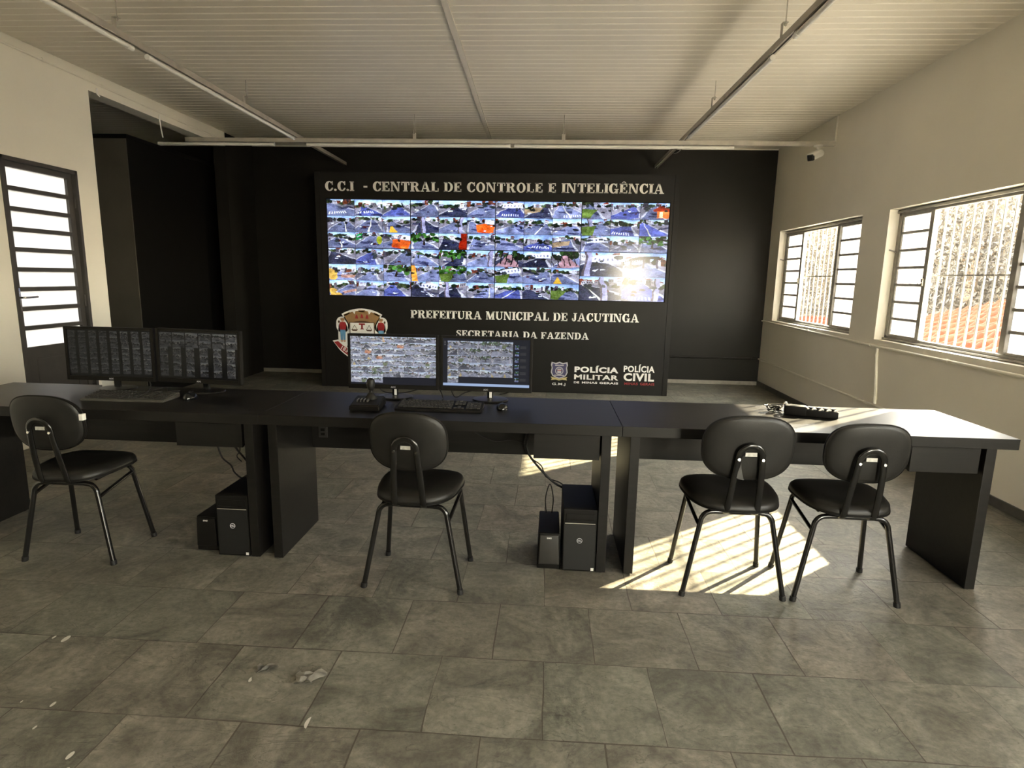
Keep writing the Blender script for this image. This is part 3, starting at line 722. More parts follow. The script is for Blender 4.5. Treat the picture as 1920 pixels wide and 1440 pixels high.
for a in (-10, 0, 10):
    s = math.sin(math.radians(a)); c = math.cos(math.radians(a)); r0 = 0.385
    sh.append(([(cx + r0 * s - 0.02, CZ0 + r0 * c), (cx + r0 * s + 0.02, CZ0 + r0 * c), (cx + r0 * s + 0.012, CZ0 + r0 * c + 0.035), (cx + r0 * s, CZ0 + r0 * c + 0.055), (cx + r0 * s - 0.012, CZ0 + r0 * c + 0.035)], M_red, 2))
sh.append((fan(0.335, 0.352, -28, 28, CZ0), M_dbrown, 2))
sh.append(([(-2.478, 0.835), (-2.156, 0.835), (-2.156, 0.62), (-2.22, 0.51), (-2.317, 0.44), (-2.41, 0.51), (-2.478, 0.62)], M_dbrown, 4))
sh.append(([(-2.468, 0.826), (-2.166, 0.826), (-2.166, 0.624), (-2.226, 0.518), (-2.317, 0.452), (-2.404, 0.518), (-2.468, 0.624)], M_letter, 5))
sh += [(rc(-2.355, -2.278, 0.800, 0.820), M_red, 6), (rc(-2.327, -2.306, 0.748, 0.805), M_red, 6), (rc(-2.338, -2.295, 0.744, 0.754), M_red, 6)]
for sx in (-2.412, -2.226):
    sh += [([(sx - 0.042, 0.742), (sx + 0.042, 0.742), (sx + 0.025, 0.722), (sx - 0.025, 0.722)], M_dbrown, 6)]
    for q in (-1, 1): sh.append(([(sx + q * 0.036, 0.742), (sx + q * 0.030, 0.742), (sx - q * 0.002, 0.795), (sx + q * 0.002, 0.797)], M_dbrown, 6))
sh.append((rc(-2.42, -2.214, 0.640, 0.650), M_dbrown, 6))
for sx, q in ((-2.565, -1), (-2.075, 1)):
    sh.append((superellipse(sx, 0.80, 0.085, 0.10, 2.5, 24), M_letter, 0)); sh.append((superellipse(sx, 0.66, 0.062, 0.17, 3, 24), M_letter, 0))
    sh += [(ell(sx, 0.855, 0.020, 0.024), M_skin, 2), (ell(sx, 0.868, 0.030, 0.014), M_brown, 3), ([(sx - 0.030, 0.832), (sx + 0.030, 0.832), (sx + 0.046, 0.79), (sx + 0.036, 0.735), (sx - 0.036, 0.735), (sx - 0.046, 0.79)], M_red, 2),
           ([(sx - 0.034, 0.735), (sx + 0.034, 0.735), (sx + 0.030, 0.60), (sx + 0.004, 0.60), (sx, 0.68), (sx - 0.004, 0.60), (sx - 0.030, 0.60)], M_blue, 2), (ell(sx - 0.016, 0.592, 0.014, 0.014), M_skin, 3), (ell(sx + 0.018, 0.592, 0.014, 0.014), M_skin, 3),
           (ell(sx + q * 0.048, 0.835, 0.012, 0.016), M_dbrown, 2)]
rib = []
for lay, e, m in ((0, 0.018, M_letter), (1, 0.0, M_red)):
    up = [(cx + 0.315 * k / 8, 0.395 + 0.150 * (k / 8) ** 2 * (1 if True else 0) + 0.045 + e) for k in range(-8, 9)]
    lo = [(cx + 0.30 * k / 8, 0.395 + 0.150 * (k / 8) ** 2 - 0.045 - e) for k in range(8, -9, -1)]
    sh.append(([(up[0][0] - 0.05 - e, up[0][1] - 0.015)] + up + [(up[-1][0] + 0.05 + e, up[-1][1] - 0.015)] + lo, m, 3 + lay))
crest = flat('crest', sh, sg)
def small_text(text, x, z, h, ang, m, parent, lay):
    o = sans(text, 0, h * 0.62 * len(text), 0, h, 0, m, parent, 'lettering', 0.02, 0.001)
    o.location = (x, YP - 0.0035 - 0.0012 * lay, z); o.rotation_euler = (0, ang, 0)
small_text('183', -2.600, 0.490, 0.05, 0.55, M_letter, crest, 4.1)
# municipal guard badge
bx, bz = 0.182, 0.284
def shield(s):
    p = [(0, 0.115), (0.045, 0.098), (0.098, 0.112), (0.106, 0.075), (0.096, 0.04), (0.106, -0.02), (0.085, -0.065), (0.04, -0.088), (0, -0.10)]
    q = p + [(-a, b_) for a, b_ in p[-2:0:-1]]
    return [(bx + a * s, bz + b_ * s) for a, b_ in q]
sh = [(shield(1.0), M_silver, 0), (shield(0.86), M_navy, 1), (ell(bx, bz, 0.052, 0.052), M_silver, 2), (ell(bx, bz, 0.042, 0.042), M_navy, 3), (rc(bx - 0.025, bx + 0.025, bz - 0.03, bz + 0.028), M_silver, 4), (rc(bx - 0.025, bx + 0.025, bz + 0.004, bz + 0.012), M_red, 5),
      (rc(bx - 0.055, bx + 0.055, bz + 0.064, bz + 0.076), M_silver, 2), (rc(bx - 0.06, bx + 0.06, bz - 0.062, bz - 0.05), M_silver, 2),
      ([(bx - 0.105, bz - 0.075), (bx - 0.05, bz - 0.088), (bx, bz - 0.10), (bx + 0.05, bz - 0.088), (bx + 0.105, bz - 0.075), (bx + 0.09, bz - 0.098), (bx + 0.10, bz - 0.118), (bx + 0.04, bz - 0.112), (bx, bz - 0.122), (bx - 0.04, bz - 0.112), (bx - 0.10, bz - 0.118), (bx - 0.09, bz - 0.098)], M_gold, 3)]
flat('badge', sh, sg)
sans('G.M.J', 0.096, 0.264, 0.093, 0.131, YP, M_letter, sg, bold=0.015)
sans('POLÍCIA', 0.372, 0.916, 0.272, 0.362, YP, M_letter, sg, bold=0.045)
sans('MILITAR', 0.370, 0.919, 0.183, 0.246, YP, M_letter, sg, bold=0.032)
for wd, a, b_ in (('DE', 0.369, 0.436), ('MINAS', 0.4695, 0.661), ('GERAIS', 0.688, 0.921)): sans(wd, a, b_, 0.132, 0.157, YP, M_letter, sg, bold=0.03)
sans('POLÍCIA', 0.982, 1.362, 0.292, 0.392, YP, M_letter, sg, bold=0.03)
sans('CIVIL', 0.985, 1.361, 0.180, 0.281, YP, M_letter, sg, bold=0.04)
for wd, a, b_ in (('MINAS', 0.998, 1.165), ('GERAIS', 1.192, 1.370)): sans(wd, a, b_, 0.130, 0.161, YP, M_red, sg, bold=0.02)

# ------------------------------------------------------------------ camera feeds shown on the screens
def soft(w, h, rng, n):
    """Smooth random field, about -1..1."""
    g = rng.normal(0, 0.5, (n + 2, n + 2)); u = np.linspace(0, n, w); v = np.linspace(0, n, h)
    i, j = np.floor(u).astype(int), np.floor(v).astype(int); fu, fv = u - i, (v - j)[:, None]
    fu = fu * fu * (3 - 2 * fu); fv = fv * fv * (3 - 2 * fv)
    A = g[j][:, i] * (1 - fu) + g[j][:, i + 1] * fu; Bq = g[j + 1][:, i] * (1 - fu) + g[j + 1][:, i + 1] * fu
    return A * (1 - fv) + Bq * fv
class Img:
    def __init__(s, w, h, rng=None):
        s.w, s.h = w, h; s.a = np.zeros((h, w, 3)); X, Y = np.meshgrid((np.arange(w) + 0.5) / w, (np.arange(h) + 0.5) / h)
        s.X0, s.Y0 = X, Y
        if rng is not None:      # lens barrel, tilt and hand-mounted roll of each street camera
            k = rng.uniform(-0.35, 0.55); a = rng.normal(0, 0.10); dx, dy = X - 0.5, Y - 0.5
            r2 = dx * dx + dy * dy; q = 1 + k * (r2 - 0.15)
            dx2, dy2 = dx * q, dy * q
            X = 0.5 + dx2 * math.cos(a) - dy2 * math.sin(a) + soft(w, h, rng, 5) * 0.035; Y = 0.5 + dx2 * math.sin(a) + dy2 * math.cos(a) + 0.20 * rng.uniform(-1, 1) * dx * dx + soft(w, h, rng, 6) * 0.03
        s.X, s.Y = X, Y
    def mask(s, pts):
        m = np.zeros((s.h, s.w), bool); n = len(pts)
        for i in range(n):
            x0, y0 = pts[i]; x1, y1 = pts[(i + 1) % n]
            if y0 == y1: continue
            c = (s.Y < y0) != (s.Y < y1)
            m ^= c & (s.X < x0 + (s.Y - y0) * (x1 - x0) / (y1 - y0))
        return m
    def poly(s, pts, col, al=1.0):
        m = s.mask(pts); s.a[m] = s.a[m] * (1 - al) + np.array(col) * al
    def blob(s, cx, cy, rx, ry, col, al=1.0):
        m = ((s.X - cx) / rx) ** 2 + ((s.Y - cy) / ry) ** 2 < 1; s.a[m] = s.a[m] * (1 - al) + np.array(col) * al

def feed(kind, w, h, rng, bright=1.0):
    I = Img(w, h, rng); R = rng.uniform
    hor = R(0.16, 0.42)
    skyc = np.array([0.68, 0.80, 0.94]) * R(0.85, 1.08)
    t = I.Y[..., None]
    I.a = np.where(t < hor, skyc * (0.85 + 0.35 * t / max(hor, 0.1)), np.array([0.46, 0.46, 0.50]))
    # roadside of sand and pavement
    side = np.array([0.52, 0.50, 0.50]) * R(0.8, 1.15)
    I.poly([(0, hor), (1, hor), (1, 1), (0, 1)], side)
    vx = R(0.08, 0.92); road = {'b': (0.33, 0.36, 0.56), 'd': (0.24, 0.25, 0.31)}.get(kind[0], (0.46, 0.48, 0.56))
    road = np.array(road) * R(0.85, 1.15)
    xl, xr = R(-0.5, 0.15), R(0.8, 1.5)
    I.poly([(vx - 0.05, hor), (vx + 0.05, hor), (xr, 1), (xl, 1)], road)
    I.poly([(vx + 0.05, hor), (vx + 0.065, hor), (xr + 0.13, 1), (xr, 1)], (0.72, 0.71, 0.68))
    I.poly([(vx - 0.065, hor), (vx - 0.05, hor), (xl, 1), (xl - 0.1, 1)], (0.68, 0.67, 0.65))
    # buildings and trees along the horizon
    x = -0.05
    while x < 1.0:
        ww = R(0.05, 0.20); hh = R(0.04, 0.20)
        c = [(0.80, 0.78, 0.74), (0.62, 0.58, 0.55), (0.18, 0.24, 0.14), (0.26, 0.30, 0.18), (0.50, 0.28, 0.18), (0.86, 0.85, 0.86), (0.30, 0.28, 0.30), (0.12, 0.15, 0.12)][int(R(0, 8))]
        b0 = hor + 0.02 + abs(x + ww / 2 - vx) * R(0.10, 0.30)
        if c[1] > c[0]:
            for k in range(4): I.blob(x + R(0, ww), b0 - R(0.02, hh), R(0.04, 0.10), R(0.04, 0.10), np.array(c) * R(0.7, 1.4))
        else:
            I.poly([(x, hor - hh), (x + ww, hor - hh * R(0.8, 1.1)), (x + ww, b0), (x, b0)], np.array(c) * R(0.75, 1.1))
            if R(0, 1) < 0.5: I.poly([(x - 0.01, hor - hh), (x + ww + 0.01, hor - hh), (x + ww * 0.8, hor - hh - 0.05), (x + ww * 0.2, hor - hh - 0.05)], (0.50, 0.22, 0.13))
            for k in range(3): I.poly([(x + ww * (0.1 + 0.3 * k), hor - hh * 0.6), (x + ww * (0.25 + 0.3 * k), hor - hh * 0.6), (x + ww * (0.25 + 0.3 * k), hor - hh * 0.1), (x + ww * (0.1 + 0.3 * k), hor - hh * 0.1)], (0.18, 0.18, 0.22))
        x += ww * R(0.7, 1.2)
    # shade of trees and poles over the asphalt
    for k in range(int(R(1, 4))):
        y = R(hor + 0.1, 0.9); xx = R(0, 0.8); I.poly([(xx, y), (xx + R(0.2, 0.5), y + R(-0.06, 0.06)), (xx + R(0.2, 0.5), y + R(0.05, 0.18)), (xx - 0.05, y + R(0.03, 0.12))], (0.14, 0.15, 0.26), 0.6)
    def car(cx, cy, s, c):
        I.poly([(cx - s, cy), (cx + s, cy), (cx + s * 0.95, cy - s * 0.7), (cx + s * 0.5, cy - s * 1.2), (cx - s * 0.5, cy - s * 1.2), (cx - s * 0.95, cy - s * 0.7)], c)
        I.poly([(cx - s * 0.45, cy - s * 1.1), (cx + s * 0.45, cy - s * 1.1), (cx + s * 0.7, cy - s * 0.65), (cx - s * 0.7, cy - s * 0.65)], (0.12, 0.14, 0.20))
        I.poly([(cx - s, cy), (cx + s, cy), (cx + s, cy + s * 0.2), (cx - s, cy + s * 0.2)], (0.08, 0.08, 0.12))
    k = kind[1:]
    if 'x' in k:      # crosswalk
        ox, oy = R(-0.12, 0.25), R(-0.12, 0.02)
        for j in range(8): I.poly([(ox + 0.15 + j * 0.075, 0.80 + oy), (ox + 0.18 + j * 0.075, 0.80 + oy), (ox + 0.155 + j * 0.085, 0.93 + oy), (ox + 0.115 + j * 0.085, 0.93 + oy)], (0.93, 0.93, 0.98), 0.85)
    if 'l' in k: I.poly([(vx - 0.004, hor), (vx + 0.004, hor), ((xl + xr) / 2 + 0.03, 1), ((xl + xr) / 2 - 0.03, 1)], (0.85, 0.83, 0.70))
    if 'y' in k: I.poly([(vx - 0.02, hor + 0.3), (vx + 0.02, hor + 0.3), (vx + 0.15, 1), (vx - 0.15, 1)], (0.85, 0.66, 0.20))
    if 'c' in k:
        for j in range(int(R(2, 4))): car(R(0.15, 0.85), R(0.5, 0.9), R(0.04, 0.085), [(0.85, 0.87, 0.92), (0.2, 0.2, 0.25), (0.75, 0.76, 0.78), (0.35, 0.1, 0.1)][int(R(0, 4))])
    if 'o' in k: I.poly([(0.35, 0.45), (0.62, 0.40), (1.0, 0.46), (1.0, 0.95), (0.72, 0.98), (0.40, 0.92)], (0.93, 0.40, 0.13)); I.poly([(0.4, 0.92), (0.55, 0.62), (0.72, 0.98)], (0.78, 0.28, 0.08)); I.poly([(0.62, 0.15), (1, 0.10), (1, 0.42), (0.62, 0.40)], (0.90, 0.86, 0.78))
    if 'g' in k: I.poly([(0.02, 0.12), (0.26, 0.05), (0.26, 0.42), (0.02, 0.50)], (0.08, 0.55, 0.25)); I.poly([(0.08, 0.24), (0.2, 0.2), (0.2, 0.3), (0.08, 0.34)], (0.8, 0.95, 0.85)); I.blob(0.88, 0.5, 0.12, 0.28, (0.62, 0.64, 0.14))
    if 't' in k:
        for j in range(26): I.blob(R(0, 1), R(0.05, 0.5), R(0.05, 0.12), R(0.05, 0.13), np.array([0.22, 0.36, 0.15]) * R(0.4, 1.5))
        I.poly([(0.45, 0.4), (0.5, 0.4), (0.52, 0.75), (0.44, 0.75)], (0.20, 0.15, 0.12))
    if 'r' in k: I.poly([(0.80, 0.0), (1.0, 0.0), (1.0, 1.0), (0.70, 1.0)], (0.62, 0.16, 0.06))
    if 'p' in k: xx = R(0.05, 0.8); I.poly([(xx, 0), (xx + 0.14, 0), (xx + 0.15, 1), (xx - 0.02, 1)], (0.62, 0.60, 0.66)); I.poly([(xx, 0), (xx + 0.04, 0), (xx + 0.03, 1), (xx - 0.02, 1)], (0.40, 0.36, 0.36))
    if 'P' in k: I.poly([(0, 0), (0.18, 0), (0.2, 1), (0, 1)], (0.92, 0.60, 0.22))
    if 'h' in k:      # house with a tiled roof at one side
        I.poly([(0.42, 0.42), (0.70, 0.15), (1.0, 0.30), (1.0, 0.50), (0.45, 0.50)], (0.62, 0.20, 0.10)); I.poly([(0.55, 0.48), (1, 0.48), (1, 0.92), (0.6, 0.92)], (0.86, 0.46, 0.20)); I.poly([(0.66, 0.52), (0.80, 0.52), (0.80, 0.88), (0.66, 0.88)], (0.95, 0.80, 0.52))
    if 'Y' in k:
        for j in range(5): I.blob(R(0, 0.35), R(0.55, 0.95), 0.12, 0.18, np.array([0.92, 0.72, 0.30]) * R(0.8, 1.05))
        I.poly([(0.45, 0.7), (1, 0.6), (1, 0.75), (0.5, 0.9)], (0.84, 0.55, 0.35), 0.6)
    if 'w' in k: I.poly([(0.25, 0.18), (0.95, 0.08), (0.95, 0.45), (0.25, 0.42)], (0.84, 0.84, 0.88)); [I.poly([(0.30 + 0.11 * j, 0.24), (0.345 + 0.11 * j, 0.24), (0.345 + 0.11 * j, 0.34), (0.30 + 0.11 * j, 0.34)], (0.42, 0.42, 0.50)) for j in range(6)]
    if 'm' in k:      # path through a park
        for j in range(18): I.blob(R(0, 1), R(0, 0.45), 0.09, 0.14, np.array([0.16, 0.24, 0.12]) * R(0.4, 1.4))
        I.poly([(0.46, 0.25), (0.56, 0.25), (0.95, 1), (0.1, 1)], (0.66, 0.50, 0.48))
        for j in range(5): I.poly([(0.2 * j, 0.1), (0.2 * j + 0.04, 0.1), (0.2 * j + 0.04, 0.9), (0.2 * j, 0.9)], (0.16, 0.14, 0.14))
    if 'v' in k:      # lawn
        I.poly([(0, 0.5), (0.55, 0.42), (0.35, 1), (0, 1)], (0.38, 0.46, 0.20))
    if 'e' in k: I.poly([(0, 0.45), (0.62, 0.38), (0.55, 0.62), (0, 0.75)], (0.66, 0.56, 0.40))
    if 'A' in k:      # pavilion
        I.poly([(0.15, 0.2), (0.85, 0.12), (0.88, 0.25), (0.12, 0.30)], (0.22, 0.18, 0.20)); [I.poly([(q, 0.25), (q + 0.05, 0.25), (q + 0.05, 0.62), (q, 0.62)], (0.30, 0.26, 0.30)) for q in (0.18, 0.45, 0.76)]
    I.a *= 1 + 0.22 * soft(w, h, rng, 4)[..., None] + 0.10 * soft(w, h, rng, 12)[..., None]
    I.a += (I.Y[..., None] > hor - 0.12) * 0.05 * soft(w, h, rng, 22)[..., None]
    g_ = I.a.mean(-1, keepdims=True); I.a = g_ + (I.a - g_) * 0.85
    for j in range(int(R(0, 3))):      # glints on cars, walls and wires
        x_, y_ = R(0, 0.9), R(hor, 0.8); I.poly([(x_, y_), (x_ + R(0.03, 0.16), y_ + R(-0.03, 0.03)), (x_ + R(0.03, 0.14), y_ + R(0.03, 0.10)), (x_, y_ + 0.05)], (0.93, 0.94, 0.98), 0.8)
    for j in range(int(R(2, 6))):
        I.blob(R(0, 1), R(hor - 0.05, hor + 0.3), R(0.03, 0.12), R(0.03, 0.10), np.array([0.13, 0.15, 0.14]) * R(0.5, 1.6), 0.8)
    nz = rng.normal(0, 0.035, (h, w, 1)) + rng.normal(0, 0.015, (h, w, 3))
    I.a += nz
    I.a = 0.42 + (I.a - 0.42) * 1.30
    tint = np.array([0.97, 1.01, 1.17]); I.a *= tint * bright
    return np.clip(I.a, 0, 1.15)

def screen(name, img, width, height, m, parent, loc):
    """Flat display surface facing -y; one colour per grid point."""
    h, w = img.shape[:2]
    xs = np.linspace(-width / 2, width / 2, w); zs = np.linspace(height / 2, -height / 2, h)
    X, Z = np.meshgrid(xs, zs); co = np.stack([X, np.zeros_like(X), Z], -1).reshape(-1, 3)
    me = bpy.data.meshes.new(name)
    idx = np.arange(h * w).reshape(h, w)
    q = np.stack([idx[1:, :-1], idx[1:, 1:], idx[:-1, 1:], idx[:-1, :-1]], -1).reshape(-1, 4)
    me.vertices.add(h * w); me.vertices.foreach_set('co', co.astype(np.float32).reshape(-1))
    me.loops.add(len(q) * 4); me.loops.foreach_set('vertex_index', q.astype(np.int32).reshape(-1))
    me.polygons.add(len(q)); me.polygons.foreach_set('loop_start', np.arange(0, len(q) * 4, 4, dtype=np.int32))
    me.update(calc_edges=True)
    c = np.clip(img, 0, 2); l_ = np.where(c <= 0.04045, c / 12.92, ((c + 0.055) / 1.055) ** 2.4)
    at = me.color_attributes.new('Col', 'FLOAT_COLOR', 'POINT')
    at.data.foreach_set('color', np.concatenate([l_, np.ones((h, w, 1))], -1).astype(np.float32).reshape(-1))
    o = link(name, me, parent, m); o.location = loc
    return o

WALL = [['-x', 'bx', 'b', '-c', 'dc', '-', 'bxw', 'de', '-lx', '-cv', 'bc', '-h'],
        ['-l', '-lc', '-y', 'dp', '-pc', '-o', '-', '-lc', '-', '-pv', 'bx', 'bl'],
        ['-lc', '-gc', '-o', '-tc', 'dr', '-c', '-', 'bx', '-ec', '-w', '-c', '-t'],
        ['dc', 'bc', '-c', '-', 'dt', '-p', 'dm', 'dw', '-m', None, None, None],
        ['-cY', '-c', '-t', '-P', '-tv', '-', '-vw', '-c', '-y', None, None, None],
        ['-Y', '-', 'b', 'dwc', 'dp', '-cl', 'bl', 'dc', '-v', None, None, None]]
rng = np.random.default_rng(11)
MW, MH = (VX1 - VX0) / 4, (VZ1 - VZ0) / 2
POS = ['leftmost', 'second', 'third', 'rightmost']
WHAT = {(0, 0): 'with an orange awning and green sign below', (1, 0): 'with an orange awning in its middle row', (2, 0): 'with a blue crosswalk in its bottom row', (3, 0): 'with a red tiled house in its corner',
        (0, 1): 'with yellow bushes in its bottom corner', (1, 1): 'with an orange pillar in its middle row', (2, 1): 'with a white building between trees', (3, 1): 'split into four larger feeds'}
for r in range(2):
    for c in range(4):
        if (c, r) == (3, 1):
            img = np.zeros((150, 198, 3))
            fw, fh = 99, 75
            ks = [['dwp', '-A'], ['dclp', 'bxcp']]
            for a in range(2):
                for b_ in range(2):
                    img[a * fh:(a + 1) * fh, b_ * fw:(b_ + 1) * fw] = feed(ks[a][b_], fw, fh, rng, 1.12)
            img[:, -1] = 0.02; img[fh - 1] *= 0.4
        else:
            img = np.zeros((132, 198, 3)); fw, fh = 66, 44
            for a in range(3):
                for b_ in range(3):
                    img[a * fh:(a + 1) * fh, b_ * fw:(b_ + 1) * fw] = feed(WALL[r * 3 + a][c * 3 + b_], fw, fh, rng, 1.04)
                    img[a * fh, b_ * fw:(b_ + 1) * fw] *= 0.35; img[a * fh:(a + 1) * fh, b_ * fw] *= 0.5
        xc_ = VX0 + (c + 0.5) * MW; zc_ = VZ1 - (r + 0.5) * MH
        t = thing('video_wall_display', '%s display of the %s video wall row, %s' % (POS[c], 'upper' if r == 0 else 'lower', WHAT[(c, r)]), 'display', (xc_, YP + 0.010, zc_ - MH / 2), 0, 'displays of the video wall')
        hb = B(); b0 = 0.0035
        box(hb, -MW / 2 + 0.0006, MW / 2 - 0.0006, 0.0015, 0.07, 0.0006, MH - 0.0006)
        box(hb, -MW / 2 + 0.0006, -MW / 2 + b0, -0.002, 0.0015, 0.0006, MH - 0.0006); box(hb, MW / 2 - b0, MW / 2 - 0.0006, -0.002, 0.0015, 0.0006, MH - 0.0006)
        box(hb, -MW / 2 + b0, MW / 2 - b0, -0.002, 0.0015, 0.0006, b0); box(hb, -MW / 2 + b0, MW / 2 - b0, -0.002, 0.0015, MH - b0, MH - 0.0006)
        obj('housing', hb, M_plast, t)
        screen('screen', img, MW - 2 * b0, MH - 2 * b0, M_screen, t, (0, 0.0005, MH / 2))

# ------------------------------------------------------------------ desks
Y1, Y2 = 2.727, 3.338
def desk(label, x0, x1, lx0, lx1, dr):
    t = thing('desk', label, 'desk', (x0, Y1, 0), 0, 'black desks standing in one row')
    L = x1 - x0; Dp = Y2 - Y1
    bm = B(); box(bm, 0.0008, L - 0.0008, 0, Dp, 0.70, 0.75, 0.0025); obj('tabletop', bm, M_lam, t)
    for a in (lx0, lx1):
        lb = B(); box(lb, a - x0, a - x0 + 0.045, 0.015, 0.49, 0.006, 0.6995, 0.002)
        lg = obj('leg', lb, M_lam, t)
        for y in (0.04, 0.46):
            fb = B(); tube(fb, [(a - x0 + 0.0225, y, 0.0), (a - x0 + 0.0225, y, 0.0065)], 0.014, 12); obj('foot', fb, M_rubber, lg)
    mb = B(); box(mb, lx0 - x0 + 0.0455, lx1 - x0 - 0.0005, 0.445, 0.463, 0.462, 0.6995, 0.001); obj('modesty_panel', mb, M_lam, t)
    a, b_ = dr
    cb = B(); box(cb, a - x0, b_ - x0, 0.052, 0.40, 0.575, 0.6995, 0.001); o = obj('drawer_case', cb, M_lam, t)
    fb = B(); box(fb, a - x0 - 0.002, b_ - x0 + 0.002, 0.032, 0.050, 0.572, 0.696, 0.0015); obj('drawer_front', fb, M_lam, o)
    return t
desk('black desk by the white door, with keyboard and two dim monitors', -3.179, -1.376, -3.100, -1.458, (-1.812, -1.482))
desk('black desk holding the joystick controller and two bright monitors', -1.376, 0.371, -1.339, 0.279, (-0.040, 0.270))
desk('black desk under the windows with only a power strip on it', 0.371, 2.151, 0.413, 2.023, (1.706, 2.008))
t = thing('outlet_plate', 'small dark outlet plate on the modesty panel of the middle desk', 'outlet', (-1.228, Y1 + 0.4445, 0.556))
bm = B(); box(bm, -0.026, 0.026, -0.008, 0, -0.034, 0.034, 0.003); obj('plate', bm, M_plast_g, t)
bm = B()
for q in (-0.012, 0.012): box(bm, -0.012, 0.012, -0.011, -0.0081, q - 0.008, q + 0.008, 0.002)
obj('socket', bm, M_plast, t)

# ------------------------------------------------------------------ chairs
def make_chair():
    t = thing('chair', 'chair', 'chair', (0, 0, 0), 0, 'black vinyl chairs at the desks')
    # seat: padded superellipse
    def pad(a, b_, e, prof, cy=0.0, n=48):
        bm = B(); rings = []
        for s, z in prof:
            rings.append([bm.verts.new((x * (1 + 0.5 * (y - 0.09)), y, z + dz(x, y))) for x, y in superellipse(0, cy, a + s, b_ + s, e, n)])
        for r0, r1 in zip(rings, rings[1:]):
            for k in range(n): bm.faces.new((r0[k], r0[(k + 1) % n], r1[(k + 1) % n], r1[k]))
        bm.faces.new(rings[0]); bm.faces.new(rings[-1]); return bm
    def dz(x, y): return 0.035 * (y + 0.0) + 0.10 * x * x - (0.7 * max(0, y - 0.10) ** 2)
    sb = pad(0.203, 0.192, 3.0, [(-0.03, 0.430), (-0.008, 0.431), (-0.001, 0.436), (0.0, 0.446), (-0.003, 0.459), (-0.012, 0.469), (-0.035, 0.477), (-0.08, 0.480), (-0.13, 0.477), (-0.18, 0.475)], -0.004)
    seat = obj('seat', sb, M_vinyl, t, 60)
    pb = pad(0.205, 0.194, 3.0, [(-0.01, 0.4305), (0.0, 0.431), (0.0, 0.437), (-0.01, 0.4375)], -0.004); obj('seat_edging', pb, M_plast, seat, 40)
    # backrest: curved padded shell, leaning back
    def back(a, b_, prof, e=2.7, n=52):
        bm = B(); rings = []
        for s, y in prof:
            rr = []
            for x, z in superellipse(0, 0, a + s, b_ + s, e, n):
                yy = y + 0.9 * x * x - 0.14 * z
                rr.append(bm.verts.new((x, -0.217 + yy, 0.720 + z)))
            rings.append(rr)
        for r0, r1 in zip(rings, rings[1:]):
            for k in range(n): bm.faces.new((r0[k], r0[(k + 1) % n], r1[(k + 1) % n], r1[k]))
        bm.faces.new(rings[0]); bm.faces.new(rings[-1]); return bm
    bk = obj('backrest', back(0.174, 0.134, [(-0.16 * 0 - 0.11, -0.012), (-0.06, -0.0135), (-0.02, -0.012), (-0.005, -0.008), (0, -0.001), (0, 0.010), (-0.004, 0.020), (-0.016, 0.028), (-0.045, 0.033), (-0.10, 0.034)]), M_vinyl, t, 60)
    eb = back(0.176, 0.136, [(-0.006, -0.006), (0.0, -0.005), (0.0, 0.004), (-0.006, 0.005)]); obj('backrest_edging', eb, M_plast, bk, 40)
    # oval-tube support: two uprights joined by an arch
    sp = []
    for k in range(13):
        a = PI * k / 12
        sp.append((-0.050 * math.cos(a), -0.242 - 0.010 * math.sin(a), 0.690 + 0.052 * math.sin(a)))
    left = [(-0.048, 0.03, 0.412), (-0.056, -0.10, 0.410), (-0.062, -0.165, 0.412), (-0.064, -0.190, 0.428), (-0.0635, -0.200, 0.46), (-0.058, -0.224, 0.57), (-0.051, -0.2405, 0.67)]
    pts = smooth_path(left, 4) + [Vector(p) for p in sp] + [Vector((-p.x, p.y, p.z)) for p in reversed(smooth_path(left, 4))]
    ub = B(); 
    P = pts; n = 12; rings = []
    for i, p in enumerate(P):
        a = P[max(i - 1, 0)]; b_ = P[min(i + 1, len(P) - 1)]; d = (b_ - a).normalized()
        ref = Vector((0, 1, 0.25)) if p.z > 0.44 else Vector((0, 0.2, 1)); ny = (ref - d * d.dot(ref)).normalized(); nx = d.cross(ny)
        rings.append([ub.verts.new(p + nx * (0.0145 * math.cos(2 * PI * k / n)) + ny * (0.0075 * math.sin(2 * PI * k / n))) for k in range(n)])
    for r0, r1 in zip(rings, rings[1:]):
        for k in range(n): ub.faces.new((r0[k], r0[(k + 1) % n], r1[(k + 1) % n], r1[k]))
    ub.faces.new(rings[0]); ub.faces.new(rings[-1])
    sup = obj('back_support', ub, M_tube, t, 60)
    for s in (-1, 1):
        bb = B(); tube(bb, [(s * 0.050, -0.244, 0.682), (s * 0.050, -0.2535, 0.683)], 0.0058, 10); obj('bolt', bb, M_chrome, sup, 40)
    tb = B(); box(tb, -0.022, 0.022, -0.2405, -0.2375, 0.692, 0.708); obj('asset_tag', tb, M_tag_g, bk)
    # rear frame bar and legs
    rb = B(); tube(rb, [(-0.10, -0.135, 0.402), (0.10, -0.135, 0.402)], 0.0115, 10); tube(rb, [(-0.13, -0.10, 0.414), (-0.13, 0.09, 0.419)], 0.009, 8); tube(rb, [(0.13, -0.10, 0.414), (0.13, 0.09, 0.419)], 0.009, 8); obj('seat_frame', rb, M_tube, t, 60)
